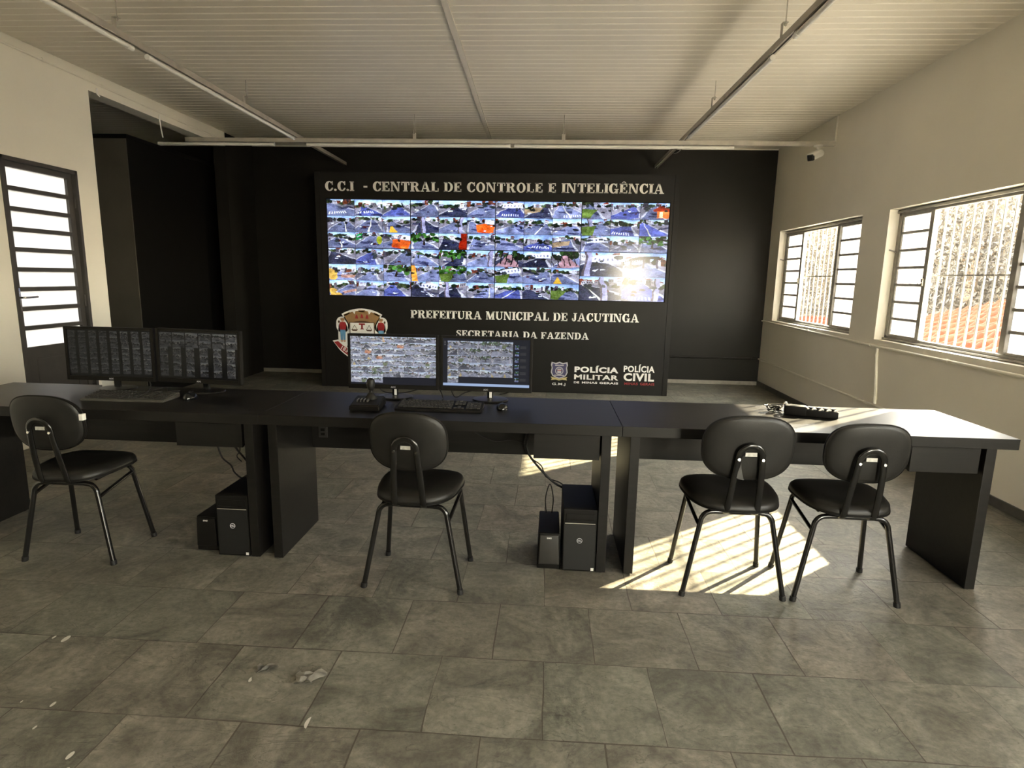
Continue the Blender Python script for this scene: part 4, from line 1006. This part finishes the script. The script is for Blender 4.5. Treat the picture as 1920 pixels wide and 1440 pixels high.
    for s in (-1, 1):
        lb = B(); tube(lb, smooth_path([(s * 0.098, -0.135, 0.402), (s * 0.130, -0.1355, 0.397), (s * 0.153, -0.137, 0.375), (s * 0.163, -0.139, 0.335), (s * 0.195, -0.152, 0.17), (s * 0.226, -0.165, 0.012)], 5), 0.0118, 12)
        lg = obj('leg', lb, M_tube, t, 60)
        fb = B(); tube(fb, [(s * 0.2245, -0.1644, 0.022), (s * 0.227, -0.1655, 0.0)], 0.0145, 12); obj('foot_cap', fb, M_rubber, lg, 40)
        lb = B(); tube(lb, [(s * 0.165, 0.085, 0.424), (s * 0.172, 0.098, 0.405), (s * 0.215, 0.161, 0.012)], 0.0115, 12); lg = obj('leg', lb, M_tube, t, 60)
        fb = B(); tube(fb, [(s * 0.2135, 0.1595, 0.022), (s * 0.216, 0.1625, 0.0)], 0.0145, 12); obj('foot_cap', fb, M_rubber, lg, 40)
        xb = B(); tube(xb, [(s * 0.165, -0.139, 0.335), (s * 0.168, -0.115, 0.342), (s * 0.176, 0.085, 0.388), (s * 0.175, 0.104, 0.392)], 0.009, 10, ry=0.0085); obj('stretcher', xb, M_tube, t, 60)
    return t
def copy_tree(o, parent=None):
    c = o.copy(); C.objects.link(c)
    if parent is not None: c.parent = parent
    for ch in list(o.children): copy_tree(ch, c)
    return c
proto = make_chair()
CH = [(-2.313, 2.770, 0.01, 'black vinyl chair at the desk by the door, white tag on its backrest edge'),
      (-0.573, 2.665, -0.05, 'black vinyl chair tucked at the middle desk, in front of the joystick controller'),
      (0.886, 2.735, -0.005, 'black vinyl chair with worn back arch standing in the sun patch'),
      (1.389, 2.729, -0.03, 'black vinyl chair nearest the windows, beside the end panel of the desk row')]
chairs = []
for i, (x, y, a, lb_) in enumerate(CH):
    o = proto if i == 0 else copy_tree(proto)
    o.location = (x, y, 0); o.rotation_euler = (0, 0, a); o['label'] = lb_
    chairs.append(o)
bk1 = [c for c in chairs[0].children if c.name.startswith('backrest')][0]
bm = B(); box(bm, 0.166, 0.184, -0.210, -0.186, 0.735, 0.765, 0.002); obj('white_tag', bm, M_tag, bk1)
bk3 = [c for c in chairs[2].children if c.name.startswith('backrest')][0]
for c in chairs[2].children:      # this chair is a size larger than the others
    if c.name.startswith('seat') and 'frame' not in c.name: c.scale = (1.09, 1.04, 1.0)
    if c.name.startswith('backrest'): c.scale = (1.12, 1.0, 1.08); c.location = (0, -0.006, -0.0575 + 0.006)
bm = B(); prism_xz(bm, [(-0.045, 0.60), (-0.018, 0.592), (-0.03, 0.64), (-0.036, 0.685)], -0.2345, -0.210); o = obj('torn_patch', bm, M_plast_g, bk3); o['label'] = 'torn grey patch'

# ------------------------------------------------------------------ desktop monitors
def mute(f, k, o):
    g = f.mean(-1, keepdims=True)
    return (g + (f - g) * 0.55) * k + o
def desk_img(kind, rng):
    h, w = 150, 264; img = np.zeros((h, w, 3))
    if kind == 'eight':          # eight columns of feeds, bottom strip empty
        img[:] = (0.115, 0.12, 0.15); fw, fh = 33, 18
        ks = ['-', '-l', '-c', 'd', '-v', '-t', '-x', '-p', 'd', '-w', 'b', '-', '-', '-e', '-m', '-P', '-c', '-', '-y', 'd'] + ['-'] * 6 + ['-o']
        for r in range(8):
            for c in range(8):
                if r == 7 and c > 2: continue
                f = feed(ks[int(rng.integers(0, len(ks)))], fw, fh, rng, 1.0)
                img[r * fh:(r + 1) * fh, c * fw:(c + 1) * fw] = mute(f, 0.62, 0.24)
    else:                        # client window with six columns and side list
        img[:] = (0.13, 0.135, 0.16); fw, fh = 33, 22
        ks = ['-', '-', '-t', 'd', '-v', '-p', '-y', '-c']
        for r in range(6):
            for c in range(6):
                if r == 5 and c > 0: continue
                f = feed(ks[int(rng.integers(0, len(ks)))], fw, fh, rng, 1.0)
                img[8 + r * fh:8 + (r + 1) * fh, 14 + c * fw:14 + (c + 1) * fw] = mute(f, 0.58, 0.20)
        for r in range(6):
            img[18 + r * 20:30 + r * 20, 218:230] = feed('-t', 12, 12, rng) * 0.8
            for q in range(3): img[20 + r * 20 + q * 3, 234:252] = 0.30
        img[139:147] = (0.62, 0.70, 0.84); img[147:] = 0.1
        img[10:22:5, 4:8] = 0.6
    return img
def dim_img(kind, rng):
    h, w = 150, 264; img = np.zeros((h, w, 3)); img[:] = (0.018, 0.015, 0.010)
    n, bw = (8, 0.72) if kind == 'eight' else (6, 0.62)
    cw = 264 / n; rows = 8 if kind == 'eight' else 6; rh = 140 // rows
    for c in range(n):
        for r in range(rows):
            ww = int(cw * (bw if (kind == 'eight' or r >= 2) else 0.95)); sft = int(cw * (0.18 * (c - n / 2) / n + (0.0 if r < 2 else 0.05)))
            x0 = int(c * cw) + max(0, sft) + 2; x1 = min(264, x0 + ww)
            if kind != 'eight' and c == n - 1: x1 = min(x1, 262)
            f = feed('-', max(4, x1 - x0), rh, rng, 1.0); g = f.mean(-1, keepdims=True)
            lum = 0.30 if kind == 'eight' else 0.40
            f = (f * 0.25 + g * 0.75) * lum * np.array([1.0, 0.97, 0.90]) * (0.55 + 0.45 * c / n)
            img[5 + r * rh:5 + (r + 1) * rh, x0:x1] = f[:, :x1 - x0]
    return img
rng2 = np.random.default_rng(5)
def monitor(label, x, y, rz, tilt, img, base_dx=0.0, roll=0.0, neck_sticker=True, base_shape='disc', zc=0.957):
    t = thing('monitor', label, 'monitor', (x, y, 0.75), rz, 'monitors on the desks')
    w, h = 0.502, 0.302
    hd = bpy.data.objects.new('head', None)
    bm = B(); box(bm, -w / 2, w / 2, 0.004, 0.030, -h / 2, h / 2, 0.004); box(bm, -w / 2 + 0.08, w / 2 - 0.08, 0.030, 0.055, -h / 2 + 0.05, h / 2 - 0.06, 0.010)
    bz_ = 0.014; bb = 0.024
    box(bm, -w / 2, -w / 2 + bz_, -0.004, 0.004, -h / 2, h / 2, 0.002); box(bm, w / 2 - bz_, w / 2, -0.004, 0.004, -h / 2, h / 2, 0.002)
    box(bm, -w / 2 + bz_, w / 2 - bz_, -0.004, 0.004, h / 2 - bz_, h / 2, 0.002); box(bm, -w / 2 + bz_, w / 2 - bz_, -0.004, 0.004, -h / 2, -h / 2 + bb, 0.002)
    hs_ = obj('housing', bm, M_plast, t); hs_.location = (0, 0, zc - 0.75); hs_.rotation_euler = (tilt, roll, 0)
    bpy.data.objects.remove(hd)
    screen('screen', img, w - 2 * bz_, h - bz_ - bb, M_screen2, hs_, (0, 0.0034, (bb - bz_) / 2))
    lg = sans('AOC', -0.013, 0.013, -h / 2 + 0.007, -h / 2 + 0.016, -0.004, M_silver, hs_, 'logo', 0.02, 0.0008)
    nb = B(); box(nb, base_dx - 0.016, base_dx + 0.016, 0.032, 0.052, 0.012, zc - 0.75 - 0.04, 0.004); nk = obj('neck', nb, M_gloss, t)
    if neck_sticker:
        kb = B(); box(kb, base_dx - 0.004, base_dx + 0.010, 0.0312, 0.0319, 0.016, 0.056); obj('sticker', kb, M_tag, nk)
    sb = B(); lathe(sb, [(0, 0.0005), (0.098, 0.0005), (0.100, 0.004), (0.096, 0.009), (0.03, 0.014), (0, 0.014)], (base_dx, 0.045, 0), 40)
    bmesh.ops.scale(sb, vec=(1, 0.86, 1), space=Matrix.Translation((-base_dx, -0.045, 0)), verts=sb.verts)
    obj('base', sb, M_satin, t, 40)
    return t
monitor('dim monitor nearest the white door, with eight dark columns of feeds', -2.448, 3.195, 0.05, -0.02, dim_img('eight', rng2), 0.0, roll=0.006, neck_sticker=False)
monitor('dim monitor with six columns of feeds, right one of the pair by the door', -1.932, 3.190, -0.07, -0.03, dim_img('six', rng2), 0.01, roll=0.008, neck_sticker=False)
mon_c = monitor('bright monitor full of small feeds in front of the painted crest', -0.832, 3.195, 0.0, -0.02, desk_img('eight', rng2), 0.0, roll=-0.002)
monitor('bright monitor showing feeds with a side list, beside the mouse', -0.319, 3.195, -0.01, -0.02, desk_img('client', rng2), 0.02, roll=0.002)
bm = B(); box(bm, -0.055, 0.055, 0, 0.002, 0.0, 0.042); o = obj('paper_label', bm, M_tag); o.location = (-2.52, 3.275, 0.7505); o.rotation_euler = (0, 0, 0.02); tag(o, 'blank white card standing under the monitor nearest the door', 'card')

# ------------------------------------------------------------------ keyboards, mice, joystick
def keyboard(label, x, y, rz, m, w=0.445, d=0.155):
    t = thing('keyboard', label, 'keyboard', (x, y, 0.7505), rz)
    bm = B(); prism_xz(bm, [(0, 0), (0, 0)][:0] or [(-w / 2, 0.0), (w / 2, 0.0), (w / 2, 0.010), (-w / 2, 0.010)], -d / 2, d / 2)
    for v in bm.verts:
        if v.co.z > 0.005: v.co.z += 0.018 * (v.co.y + d / 2) / d
    bmesh.ops.bevel(bm, geom=bm.edges[:], offset=0.004, segments=2, affect='EDGES')
    obj('case', bm, m, t)
    kb = B(); rows = [(14, 0), (14, 0.5), (13, 0.75), (12, 1.2), (8, 0)]
    def key(x0, x1, yk):
        z = 0.010 + 0.018 * (yk + d / 2) / d
        box(kb, x0 + 0.0012, x1 - 0.0012, yk - 0.0082, yk + 0.0082, z + 0.0005, z + 0.0065, 0.0016, 1)
    p = 0.0185; xl = -w / 2 + 0.014
    for r in range(6):
        yk = d / 2 - 0.017 - r * 0.0205 - (0.006 if r else 0)
        if r == 0:
            for k in range(13): key(xl + k * 0.0205 + (k > 0) * 0.008, xl + k * 0.0205 + (k > 0) * 0.008 + 0.0175, yk)
        elif r < 5:
            f = [1.0, 1.4, 1.7, 2.1][r - 1]; xk = xl
            key(xk, xk + p * f, yk); xk += p * f
            while xk + p < xl + 15 * p - 0.004: key(xk, xk + p, yk); xk += p
            key(xk, xl + 15 * p, yk)
        else:
            for a, b_ in ((0, 1.4), (1.4, 2.6), (2.6, 4), (4, 10), (10, 11.3), (11.3, 12.6), (12.6, 13.6), (13.6, 15)): key(xl + a * p, xl + b_ * p, yk)
        if r != 3:
            for k in range(3):
                if r == 4 and k != 1: continue
                key(xl + 15.4 * p + k * p, xl + 16.4 * p + k * p, yk)
        if r > 0:
            for k in range(4): key(xl + 18.8 * p + k * p, xl + 19.8 * p + k * p, yk)
    obj('keys', kb, M_plast_g, t)
    return t
keyboard('low-lit keyboard with painted grey reflection in front of the dim monitors', -2.195, 2.985, 0.03, M_key_g)
keyboard('black keyboard in front of the bright monitors', -0.535, 2.985, 0.01, M_plast)
def mouse(label, x, y, rz):
    t = thing('mouse', label, 'mouse', (x, y, 0.7505), rz)
    bm = B(); bmesh.ops.create_uvsphere(bm, u_segments=24, v_segments=14, radius=1)
    for v in bm.verts:
        v.co.z = max(v.co.z, -0.12); s = 1 - 0.12 * max(0, v.co.y)
        v.co = Vector((v.co.x * 0.031 * s, v.co.y * 0.056, (v.co.z + 0.12) * 0.031 * (1 - 0.22 * v.co.y)))
    obj('shell', bm, M_gloss, t, 60)
    wb = B(); tube(wb, [(-0.003, 0.026, 0.0315), (0.003, 0.026, 0.0315)], 0.006, 12); obj('wheel', wb, M_rubber, t, 40)
    return t
mouse('dark mouse beside the keyboard of the desk by the door', -1.897, 3.035, 0.1)
mouse('shiny black mouse beside the round base of the bright monitor', -0.215, 3.02, 0.05)

t = thing('joystick_controller', 'black camera controller with upright joystick on the middle desk', 'controller', (-0.905, 2.955, 0.7505), 0.08)
bm = B(); prism_xz(bm, [(-0.078, 0), (0.078, 0), (0.074, 0.030), (-0.074, 0.030)], -0.09, 0.09)
for v in bm.verts:
    if v.co.z > 0.02: v.co.z += 0.018 * (v.co.y + 0.09) / 0.18; v.co.y *= 0.93
bmesh.ops.bevel(bm, geom=bm.edges[:], offset=0.006, segments=3, affect='EDGES'); obj('body', bm, M_plast, t, 40)
jb = B(); lathe(jb, [(0, 0.0), (0.034, 0.0), (0.030, 0.010), (0.024, 0.016), (0.020, 0.028), (0.012, 0.034), (0.011, 0.044), (0.020, 0.052), (0.026, 0.066), (0.0265, 0.086), (0.024, 0.10), (0.014, 0.107), (0, 0.108)], (0.010, 0.035, 0.040), 22)
for v in jb.verts:
    if v.co.z > 0.06: v.co.x = 0.010 + (v.co.x - 0.010) * 0.8; v.co.y = 0.035 + (v.co.y - 0.035) * 0.8
obj('joystick', jb, M_rubber, t, 40)
kb = B()
for k in range(4):
    x = -0.050 + k * 0.017
    box(kb, x, x + 0.008, -0.035, 0.015, 0.0365, 0.0475, 0.002)
    for v in kb.verts[-1:]: pass
o = obj('buttons', kb, M_key_g, t); o.rotation_euler = (0.03, 0, 0)

# ------------------------------------------------------------------ computer towers and backup units under the desks
def tower(label, x0, x1, y0):
    w = x1 - x0; d, h = 0.36, 0.325
    t = thing('computer_tower', label, 'computer', ((x0 + x1) / 2, y0, 0), 0, 'computer towers under the desks')
    bm = B(); box(bm, -w / 2, w / 2, 0.014, d, 0.004, h, 0.004); obj('case', bm, M_plast, t)
    fb = B(); box(fb, -w / 2, w / 2, 0.0, 0.0138, 0.004, h, 0.005); box(fb, -w / 2 + 0.012, w / 2 - 0.012, -0.003, 0.001, 0.272, 0.302, 0.003); box(fb, -w / 2 + 0.012, w / 2 - 0.012, -0.002, 0.001, 0.262, 0.267, 0.001)
    f = obj('front_panel', fb, M_plast, t)
    gb = B(); box(gb, -w / 2 + 0.006, w / 2 - 0.006, -0.0015, 0.0005, 0.012, 0.248, 0.0008)
    obj('grille', gb, M_rubber, f)
    lb_ = B(); box(lb_, -w / 2 + 0.008, w / 2 - 0.008, -0.002, 0.0, 0.2515, 0.2545); obj('trim_line', lb_, M_galv, f)
    rb = B(); n = 28
    for k in range(n):
        a0, a1 = 2 * PI * k / n, 2 * PI * (k + 1) / n
        prism_xz(rb, [(0.0135 * math.cos(a0), 0.165 + 0.0135 * math.sin(a0)), (0.0135 * math.cos(a1), 0.165 + 0.0135 * math.sin(a1)), (0.0115 * math.cos(a1), 0.165 + 0.0115 * math.sin(a1)), (0.0115 * math.cos(a0), 0.165 + 0.0115 * math.sin(a0))], -0.003, -0.0012)
    ring = obj('logo', rb, M_silver, f)
    sans('DELL', -0.0095, 0.0095, 0.1605, 0.1695, -0.0016, M_silver, ring, 'logo_lettering', 0.02, 0.001)
    sb = B(); box(sb, w / 2 - 0.022, w / 2 - 0.008, -0.0022, -0.0015, 0.010, 0.024); obj('sticker', sb, M_tag, f)
    for q in (0.05, d - 0.05):
        pb = B()
        for s in (-1, 1): tube(pb, [(s * (w / 2 - 0.02), q, 0), (s * (w / 2 - 0.02), q, 0.006)], 0.01, 10)
        obj('foot', pb, M_rubber, t)
    return t
tower('black computer tower by the left desk drawer, cables behind it', -1.632, -1.466, 2.748)
tower('black computer tower under the middle desk, beside the sunlit gap', 0.112, 0.2755, 2.748)
def ups(label, x0, x1, y0, m):
    w = x1 - x0; d, h = 0.30, 0.190
    t = thing('backup_power_unit', label, 'power supply', ((x0 + x1) / 2, y0, 0), 0, 'backup power units under the desks')
    bm = B(); box(bm, -w / 2, w / 2, 0.01, d, 0.002, h, 0.008, 3)
    for v in bm.verts:
        if v.co.z > 0.1: v.co.x *= 0.90
    obj('case', bm, M_plast, t, 40)
    fb = B(); box(fb, -w / 2 + 0.006, w / 2 - 0.006, -0.004, 0.012, 0.030, h - 0.006, 0.007, 3)
    for v in fb.verts:
        if v.co.z > 0.1: v.co.x *= 0.90
        v.co.y += 0.35 * (v.co.z - 0.10) ** 2
    f = obj('front_panel', fb, m, t, 40)
    sans('SMS', -0.012, 0.012, h - 0.024, h - 0.016, -0.0015, M_tag, f, 'logo', 0.03, 0.002)
    return t
ups('small black backup power unit left of the left computer tower', -1.772, -1.652, 2.785, M_plast)
ups('small charcoal backup power unit left of the middle computer tower', -0.012, 0.104, 2.752, M_plast_g)

# cables
cable('power_cable', 'black cable drooping across the modesty panel of the middle desk', [(-0.47, 3.155, 0.635), (-0.40, 3.15, 0.60), (-0.27, 3.14, 0.545), (-0.17, 3.13, 0.555), (-0.09, 3.12, 0.535)], 0.003)
cable('power_cable', 'thick twisted cable curving down to the middle computer tower', [(-0.06, 3.13, 0.66), (-0.085, 3.12, 0.55), (-0.075, 3.11, 0.49), (-0.03, 3.10, 0.43), (0.04, 3.09, 0.36), (0.085, 3.09, 0.325), (0.13, 3.115, 0.295)], 0.006)
cable('power_cable', 'thin cable winding beside the thick one at the middle tower', [(-0.07, 3.14, 0.66), (-0.10, 3.13, 0.54), (-0.065, 3.125, 0.465), (-0.005, 3.12, 0.42), (0.025, 3.11, 0.36), (0.095, 3.105, 0.335), (0.13, 3.12, 0.305)], 0.0035)
cable('power_cable', 'pair of thin cords looping down to the charcoal backup unit', [(0.030, 3.02, 0.192), (0.024, 3.03, 0.27), (0.046, 3.07, 0.335), (0.065, 3.03, 0.27), (0.060, 3.02, 0.192)], 0.003)
cable('power_cable', 'twisted cable hanging under the left drawer towards the left tower', [(-1.765, 3.02, 0.56), (-1.755, 3.02, 0.49), (-1.735, 3.02, 0.43), (-1.69, 3.02, 0.39), (-1.672, 3.02, 0.35), (-1.63, 3.02, 0.318), (-1.60, 3.02, 0.335)], 0.0045)
cable('power_cable', 'straight thick cable slanting behind the left desk leg', [(-1.70, 3.04, 0.56), (-1.672, 3.04, 0.49), (-1.61, 3.04, 0.41), (-1.55, 3.04, 0.33)], 0.0055)
cable('power_cable', 'short cord curving under the left drawer corner', [(-1.668, 3.06, 0.56), (-1.655, 3.06, 0.47), (-1.675, 3.06, 0.43), (-1.65, 3.06, 0.40)], 0.003)
zz = 0.7535
o = cable('cable', '', [(-0.93, 3.262, 0.84), (-0.925, 3.268, 0.79), (-0.89, 3.278, 0.768), (-0.80, 3.285, 0.768), (-0.72, 3.28, 0.79), (-0.66, 3.262, 0.83)], 0.0032, None, mon_c); o.location = (0.832, -3.195, -0.75)
for i, (lb_, pts) in enumerate([
        ('black cable trailing between the two bright monitors', [(-0.62, 3.262, 0.83), (-0.585, 3.27, 0.79), (-0.565, 3.24, zz + 0.004), (-0.56, 3.20, zz), (-0.575, 3.15, zz)]),
        ('black cable arching from the monitor with the side list', [(-0.53, 3.262, 0.83), (-0.515, 3.262, 0.78), (-0.49, 3.25, zz + 0.005), (-0.44, 3.262, 0.785), (-0.36, 3.275, 0.80), (-0.28, 3.275, 0.79)]),
        ('short black cable behind the round monitor base', [(-0.25, 3.29, 0.775), (-0.20, 3.28, 0.79), (-0.17, 3.265, 0.83)]),
        ('black cable coiled on the desk between the dim monitors', [(-2.30, 3.275, 0.83), (-2.28, 3.275, 0.77), (-2.24, 3.20, zz), (-2.17, 3.24, zz + 0.012), (-2.12, 3.19, zz), (-2.08, 3.23, zz), (-2.07, 3.13, zz)])]):
    cable('monitor_cable', lb_, pts, 0.0032)

# power strip on the right desk
t = thing('power_strip', 'dark power strip with four raised sockets on the sunny desk', 'power strip', (1.375, 3.085, 0.7505), -0.30)
bm = B(); box(bm, -0.125, -0.02, -0.032, 0.032, 0.0, 0.050, 0.008, 3); box(bm, -0.03, 0.125, -0.030, 0.030, 0.0, 0.036, 0.006, 3); obj('body', bm, M_plast, t, 40)
for k in range(4):
    sb = B(); x = 0.0 + k * 0.034; lathe(sb, [(0, 0), (0.007, 0), (0.007, 0.006), (0.013, 0.008), (0.013, 0.012), (0, 0.012)], (x, 0, 0.0355), 14); obj('socket', sb, M_plast_g, t, 40)
random.seed(4)
pts = []
for k in range(26):
    a = k * 1.9; r = 0.028 + 0.016 * math.sin(k * 2.3)
    pts.append((1.245 - 0.03 + r * 1.4 * math.cos(a), 3.165 + r * 0.8 * math.sin(a), 0.7545 + 0.014 * (1 + math.sin(k * 1.3)) + 0.0003 * k))
cable('cord_tangle', 'tangled bundle of dark cord at the end of the power strip', pts, 0.0028)
bm = B(); tube(bm, [(1.262, 3.21, 0.7545), (1.285, 3.215, 0.775), (1.298, 3.215, 0.792), (1.312, 3.215, 0.772), (1.36, 3.20, 0.7545)], 0.0055, 8, smooth=True); o = obj('plug', bm, M_white_p, None, 50); tag(o, 'pale plug and lead arched behind the power strip', 'plug')

# scraps on the floor
def scrap(label, x, y, s, m, seed):
    random.seed(seed); bm = B(); n = 9; V = []
    for i in range(n):
        row = []
        for j in range(n):
            u, v = i / (n - 1) - 0.5, j / (n - 1) - 0.5
            row.append(bm.verts.new((s * u * (1 + 0.3 * math.sin(5 * v)) + 0.25 * s * v, s * 0.7 * v + 0.12 * s * math.sin(6 * u), 0.003 + 0.16 * s * abs(math.sin(7 * u + seed) * math.cos(5 * v)) + random.uniform(0, 0.03 * s))))
        V.append(row)
    for i in range(n - 1):
        for j in range(n - 1): bm.faces.new((V[i][j], V[i + 1][j], V[i + 1][j + 1], V[i][j + 1]))
    bmesh.ops.solidify(bm, geom=bm.faces[:], thickness=0.0012)
    o = obj('paper_scrap', bm, m, None, 30); o.location = (x, y, 0.0012); return tag(o, label, 'litter')
M_scrap = mat('dirty_paper', (0.36, 0.34, 0.29), rough=0.7, var=0.3, vscale=30)
scrap('crumpled pale paper scrap lying on the bare foreground floor', -0.812, 1.862, 0.085, M_scrap, 3)
scrap('thin curled grey shred of paper beside the crumpled scrap', -0.985, 1.90, 0.06, mat('grey_shred', (0.25, 0.235, 0.2), rough=0.7, var=0.3, vscale=30), 8)

# ------------------------------------------------------------------ outside the windows
bm = B(); box(bm, -60, 80, -60, 90, -3.2, -3.0); o = struct('ground', bm, mat('pale_bounce_ground', (0.74, 0.70, 0.62), rough=0.9, var=0.2, vscale=0.5))  # unseen ground, kept pale to bounce sunlight up onto ceiling and walls
def hillside():
    bm = B(); nx, nz = 60, 14; V = []; rnd = np.random.default_rng(3)
    for i in range(nx + 1):
        row = []
        for j in range(nz + 1):
            y = 4 + 40 * i / nx; z = -3 + 9.5 * j / nz
            row.append(bm.verts.new((15.2 + 0.16 * z + 0.25 * math.sin(y * 1.3 + z) + 0.2 * math.sin(z * 2.1 + y * 0.4) + rnd.normal(0, 0.05), y, z)))
        V.append(row)
    for i in range(nx):
        for j in range(nz): bm.faces.new((V[i][j], V[i + 1][j], V[i + 1][j + 1], V[i][j + 1]))
    struct('hill', bm, mat('dry_earth_bank', (0.075, 0.060, 0.046), rough=0.95, spec=0.05, var=0.3, vscale=1.2, bump=0.6, bscale=6), None, 40)
hillside()
def tiled_roof(label, corners, nu, nv, wall):
    """Corrugated clay tile roof on a bilinear patch: corners eave-near, ridge-near, ridge-far, eave-far."""
    P = [Vector(c) for c in corners]
    t = thing('tiled_roof', label, 'roof', (0, 0, 0), 0)
    bm = B(); U = nu * 8; rows = []
    for j in range(nv * 4 + 1):
        v = j / (nv * 4); step = 0.045 * ((j % 4) / 4.0)
        row = []
        for i in range(U + 1):
            u = i / U
            p = (P[0] * (1 - u) + P[3] * u) * (1 - v) + (P[1] * (1 - u) + P[2] * u) * v
            row.append(bm.verts.new(p + Vector((0, 0, 0.05 * abs(math.sin(PI * i / 8)) - step))))
        rows.append(row)
    for j in range(len(rows) - 1):
        for i in range(U): bm.faces.new((rows[j][i], rows[j][i + 1], rows[j + 1][i + 1], rows[j + 1][i]))
    obj('tiles', bm, M_terra, t)
    wb = B(); x0, x1, y0, y1, z1 = wall; box(wb, x0, x1, y0, y1, -3.0, z1); obj('wall', wb, M_stucco, t)
tiled_roof('red clay tiled roof seen low through the larger window', [(4.3, 5.6, 0.72), (7.0, 5.6, 2.02), (7.0, 11.7, 0.80), (4.3, 12.2, -0.35)], 26, 9, (4.8, 6.9, 6.0, 11.5, -0.5))
tiled_roof('strip of red tiled roof seen at the foot of the smaller window', [(6.0, 12.6, 0.10), (8.2, 12.6, 0.42), (8.2, 19.0, 0.42), (6.0, 19.0, 0.10)], 26, 7, (6.3, 8.1, 12.8, 18.8, -0.2))
def tree_meshes(seed, n=7000, h=4.0, r=1.12):
    rnd = np.random.default_rng(seed); bm = B()
    cl = []
    while len(cl) < 60:
        a, b_ = rnd.uniform(-r, r, 2)
        if math.hypot(a, b_) < r - 0.15: cl.append((a, b_, rnd.uniform(-0.4, h)))
    for k in range(n):
        c = cl[int(rnd.integers(0, len(cl)))]
        p = Vector((c[0] + rnd.normal(0, 0.24), c[1] + rnd.normal(0, 0.24), c[2] + rnd.normal(0, 0.22)))
        rr = math.hypot(p.x, p.y)
        if rr > r: p.x *= r / rr; p.y *= r / rr
        d = Vector(rnd.normal(0, 1, 3)).normalized(); e = d.orthogonal().normalized(); f = d.cross(e); s = rnd.uniform(0.035, 0.075)
        q = [p + d * s, p + e * s * 0.5 + f * 0.015, p - d * s, p - e * s * 0.5]
        bm.faces.new([bm.verts.new(v) for v in q])
    cr = bpy.data.meshes.new('crown'); bm.to_mesh(cr); bm.free(); cr.materials.append(M_leaf)
    tb = B(); tube(tb, [(0, 0, -3.0), (0.05, 0.02, -0.5), (0.0, 0.06, 1.2), (0.1, 0.0, h * 0.75)], 0.11, 10, smooth=True)
    for k in range(5): a = k * 1.3; tube(tb, [(0.02, 0.03, 0.6 + 0.4 * k), (0.7 * math.cos(a), 0.7 * math.sin(a), 1.2 + 0.45 * k)], 0.04, 7)
    tr = bpy.data.meshes.new('trunk'); bmesh.ops.recalc_face_normals(tb, faces=tb.faces[:]); tb.to_mesh(tr); tb.free(); tr.materials.append(M_bark)
    return cr, tr
TM = [tree_meshes(s) for s in (1, 2, 3)]
TR = [(9.0, 10.9 + 2.4 * k) for k in range(6)] + [(11.4, 12.1 + 2.4 * k) for k in range(6)]
for i, (x, y) in enumerate(TR):
    t = thing('tree', 'leafy pale tree seen through the window bars beyond the tiled roofs', 'tree', (x, y, 0), i * 1.1, 'trees outside the windows')
    a, b_ = TM[i % 3]; link('crown', a, t); link('trunk', b_, t)
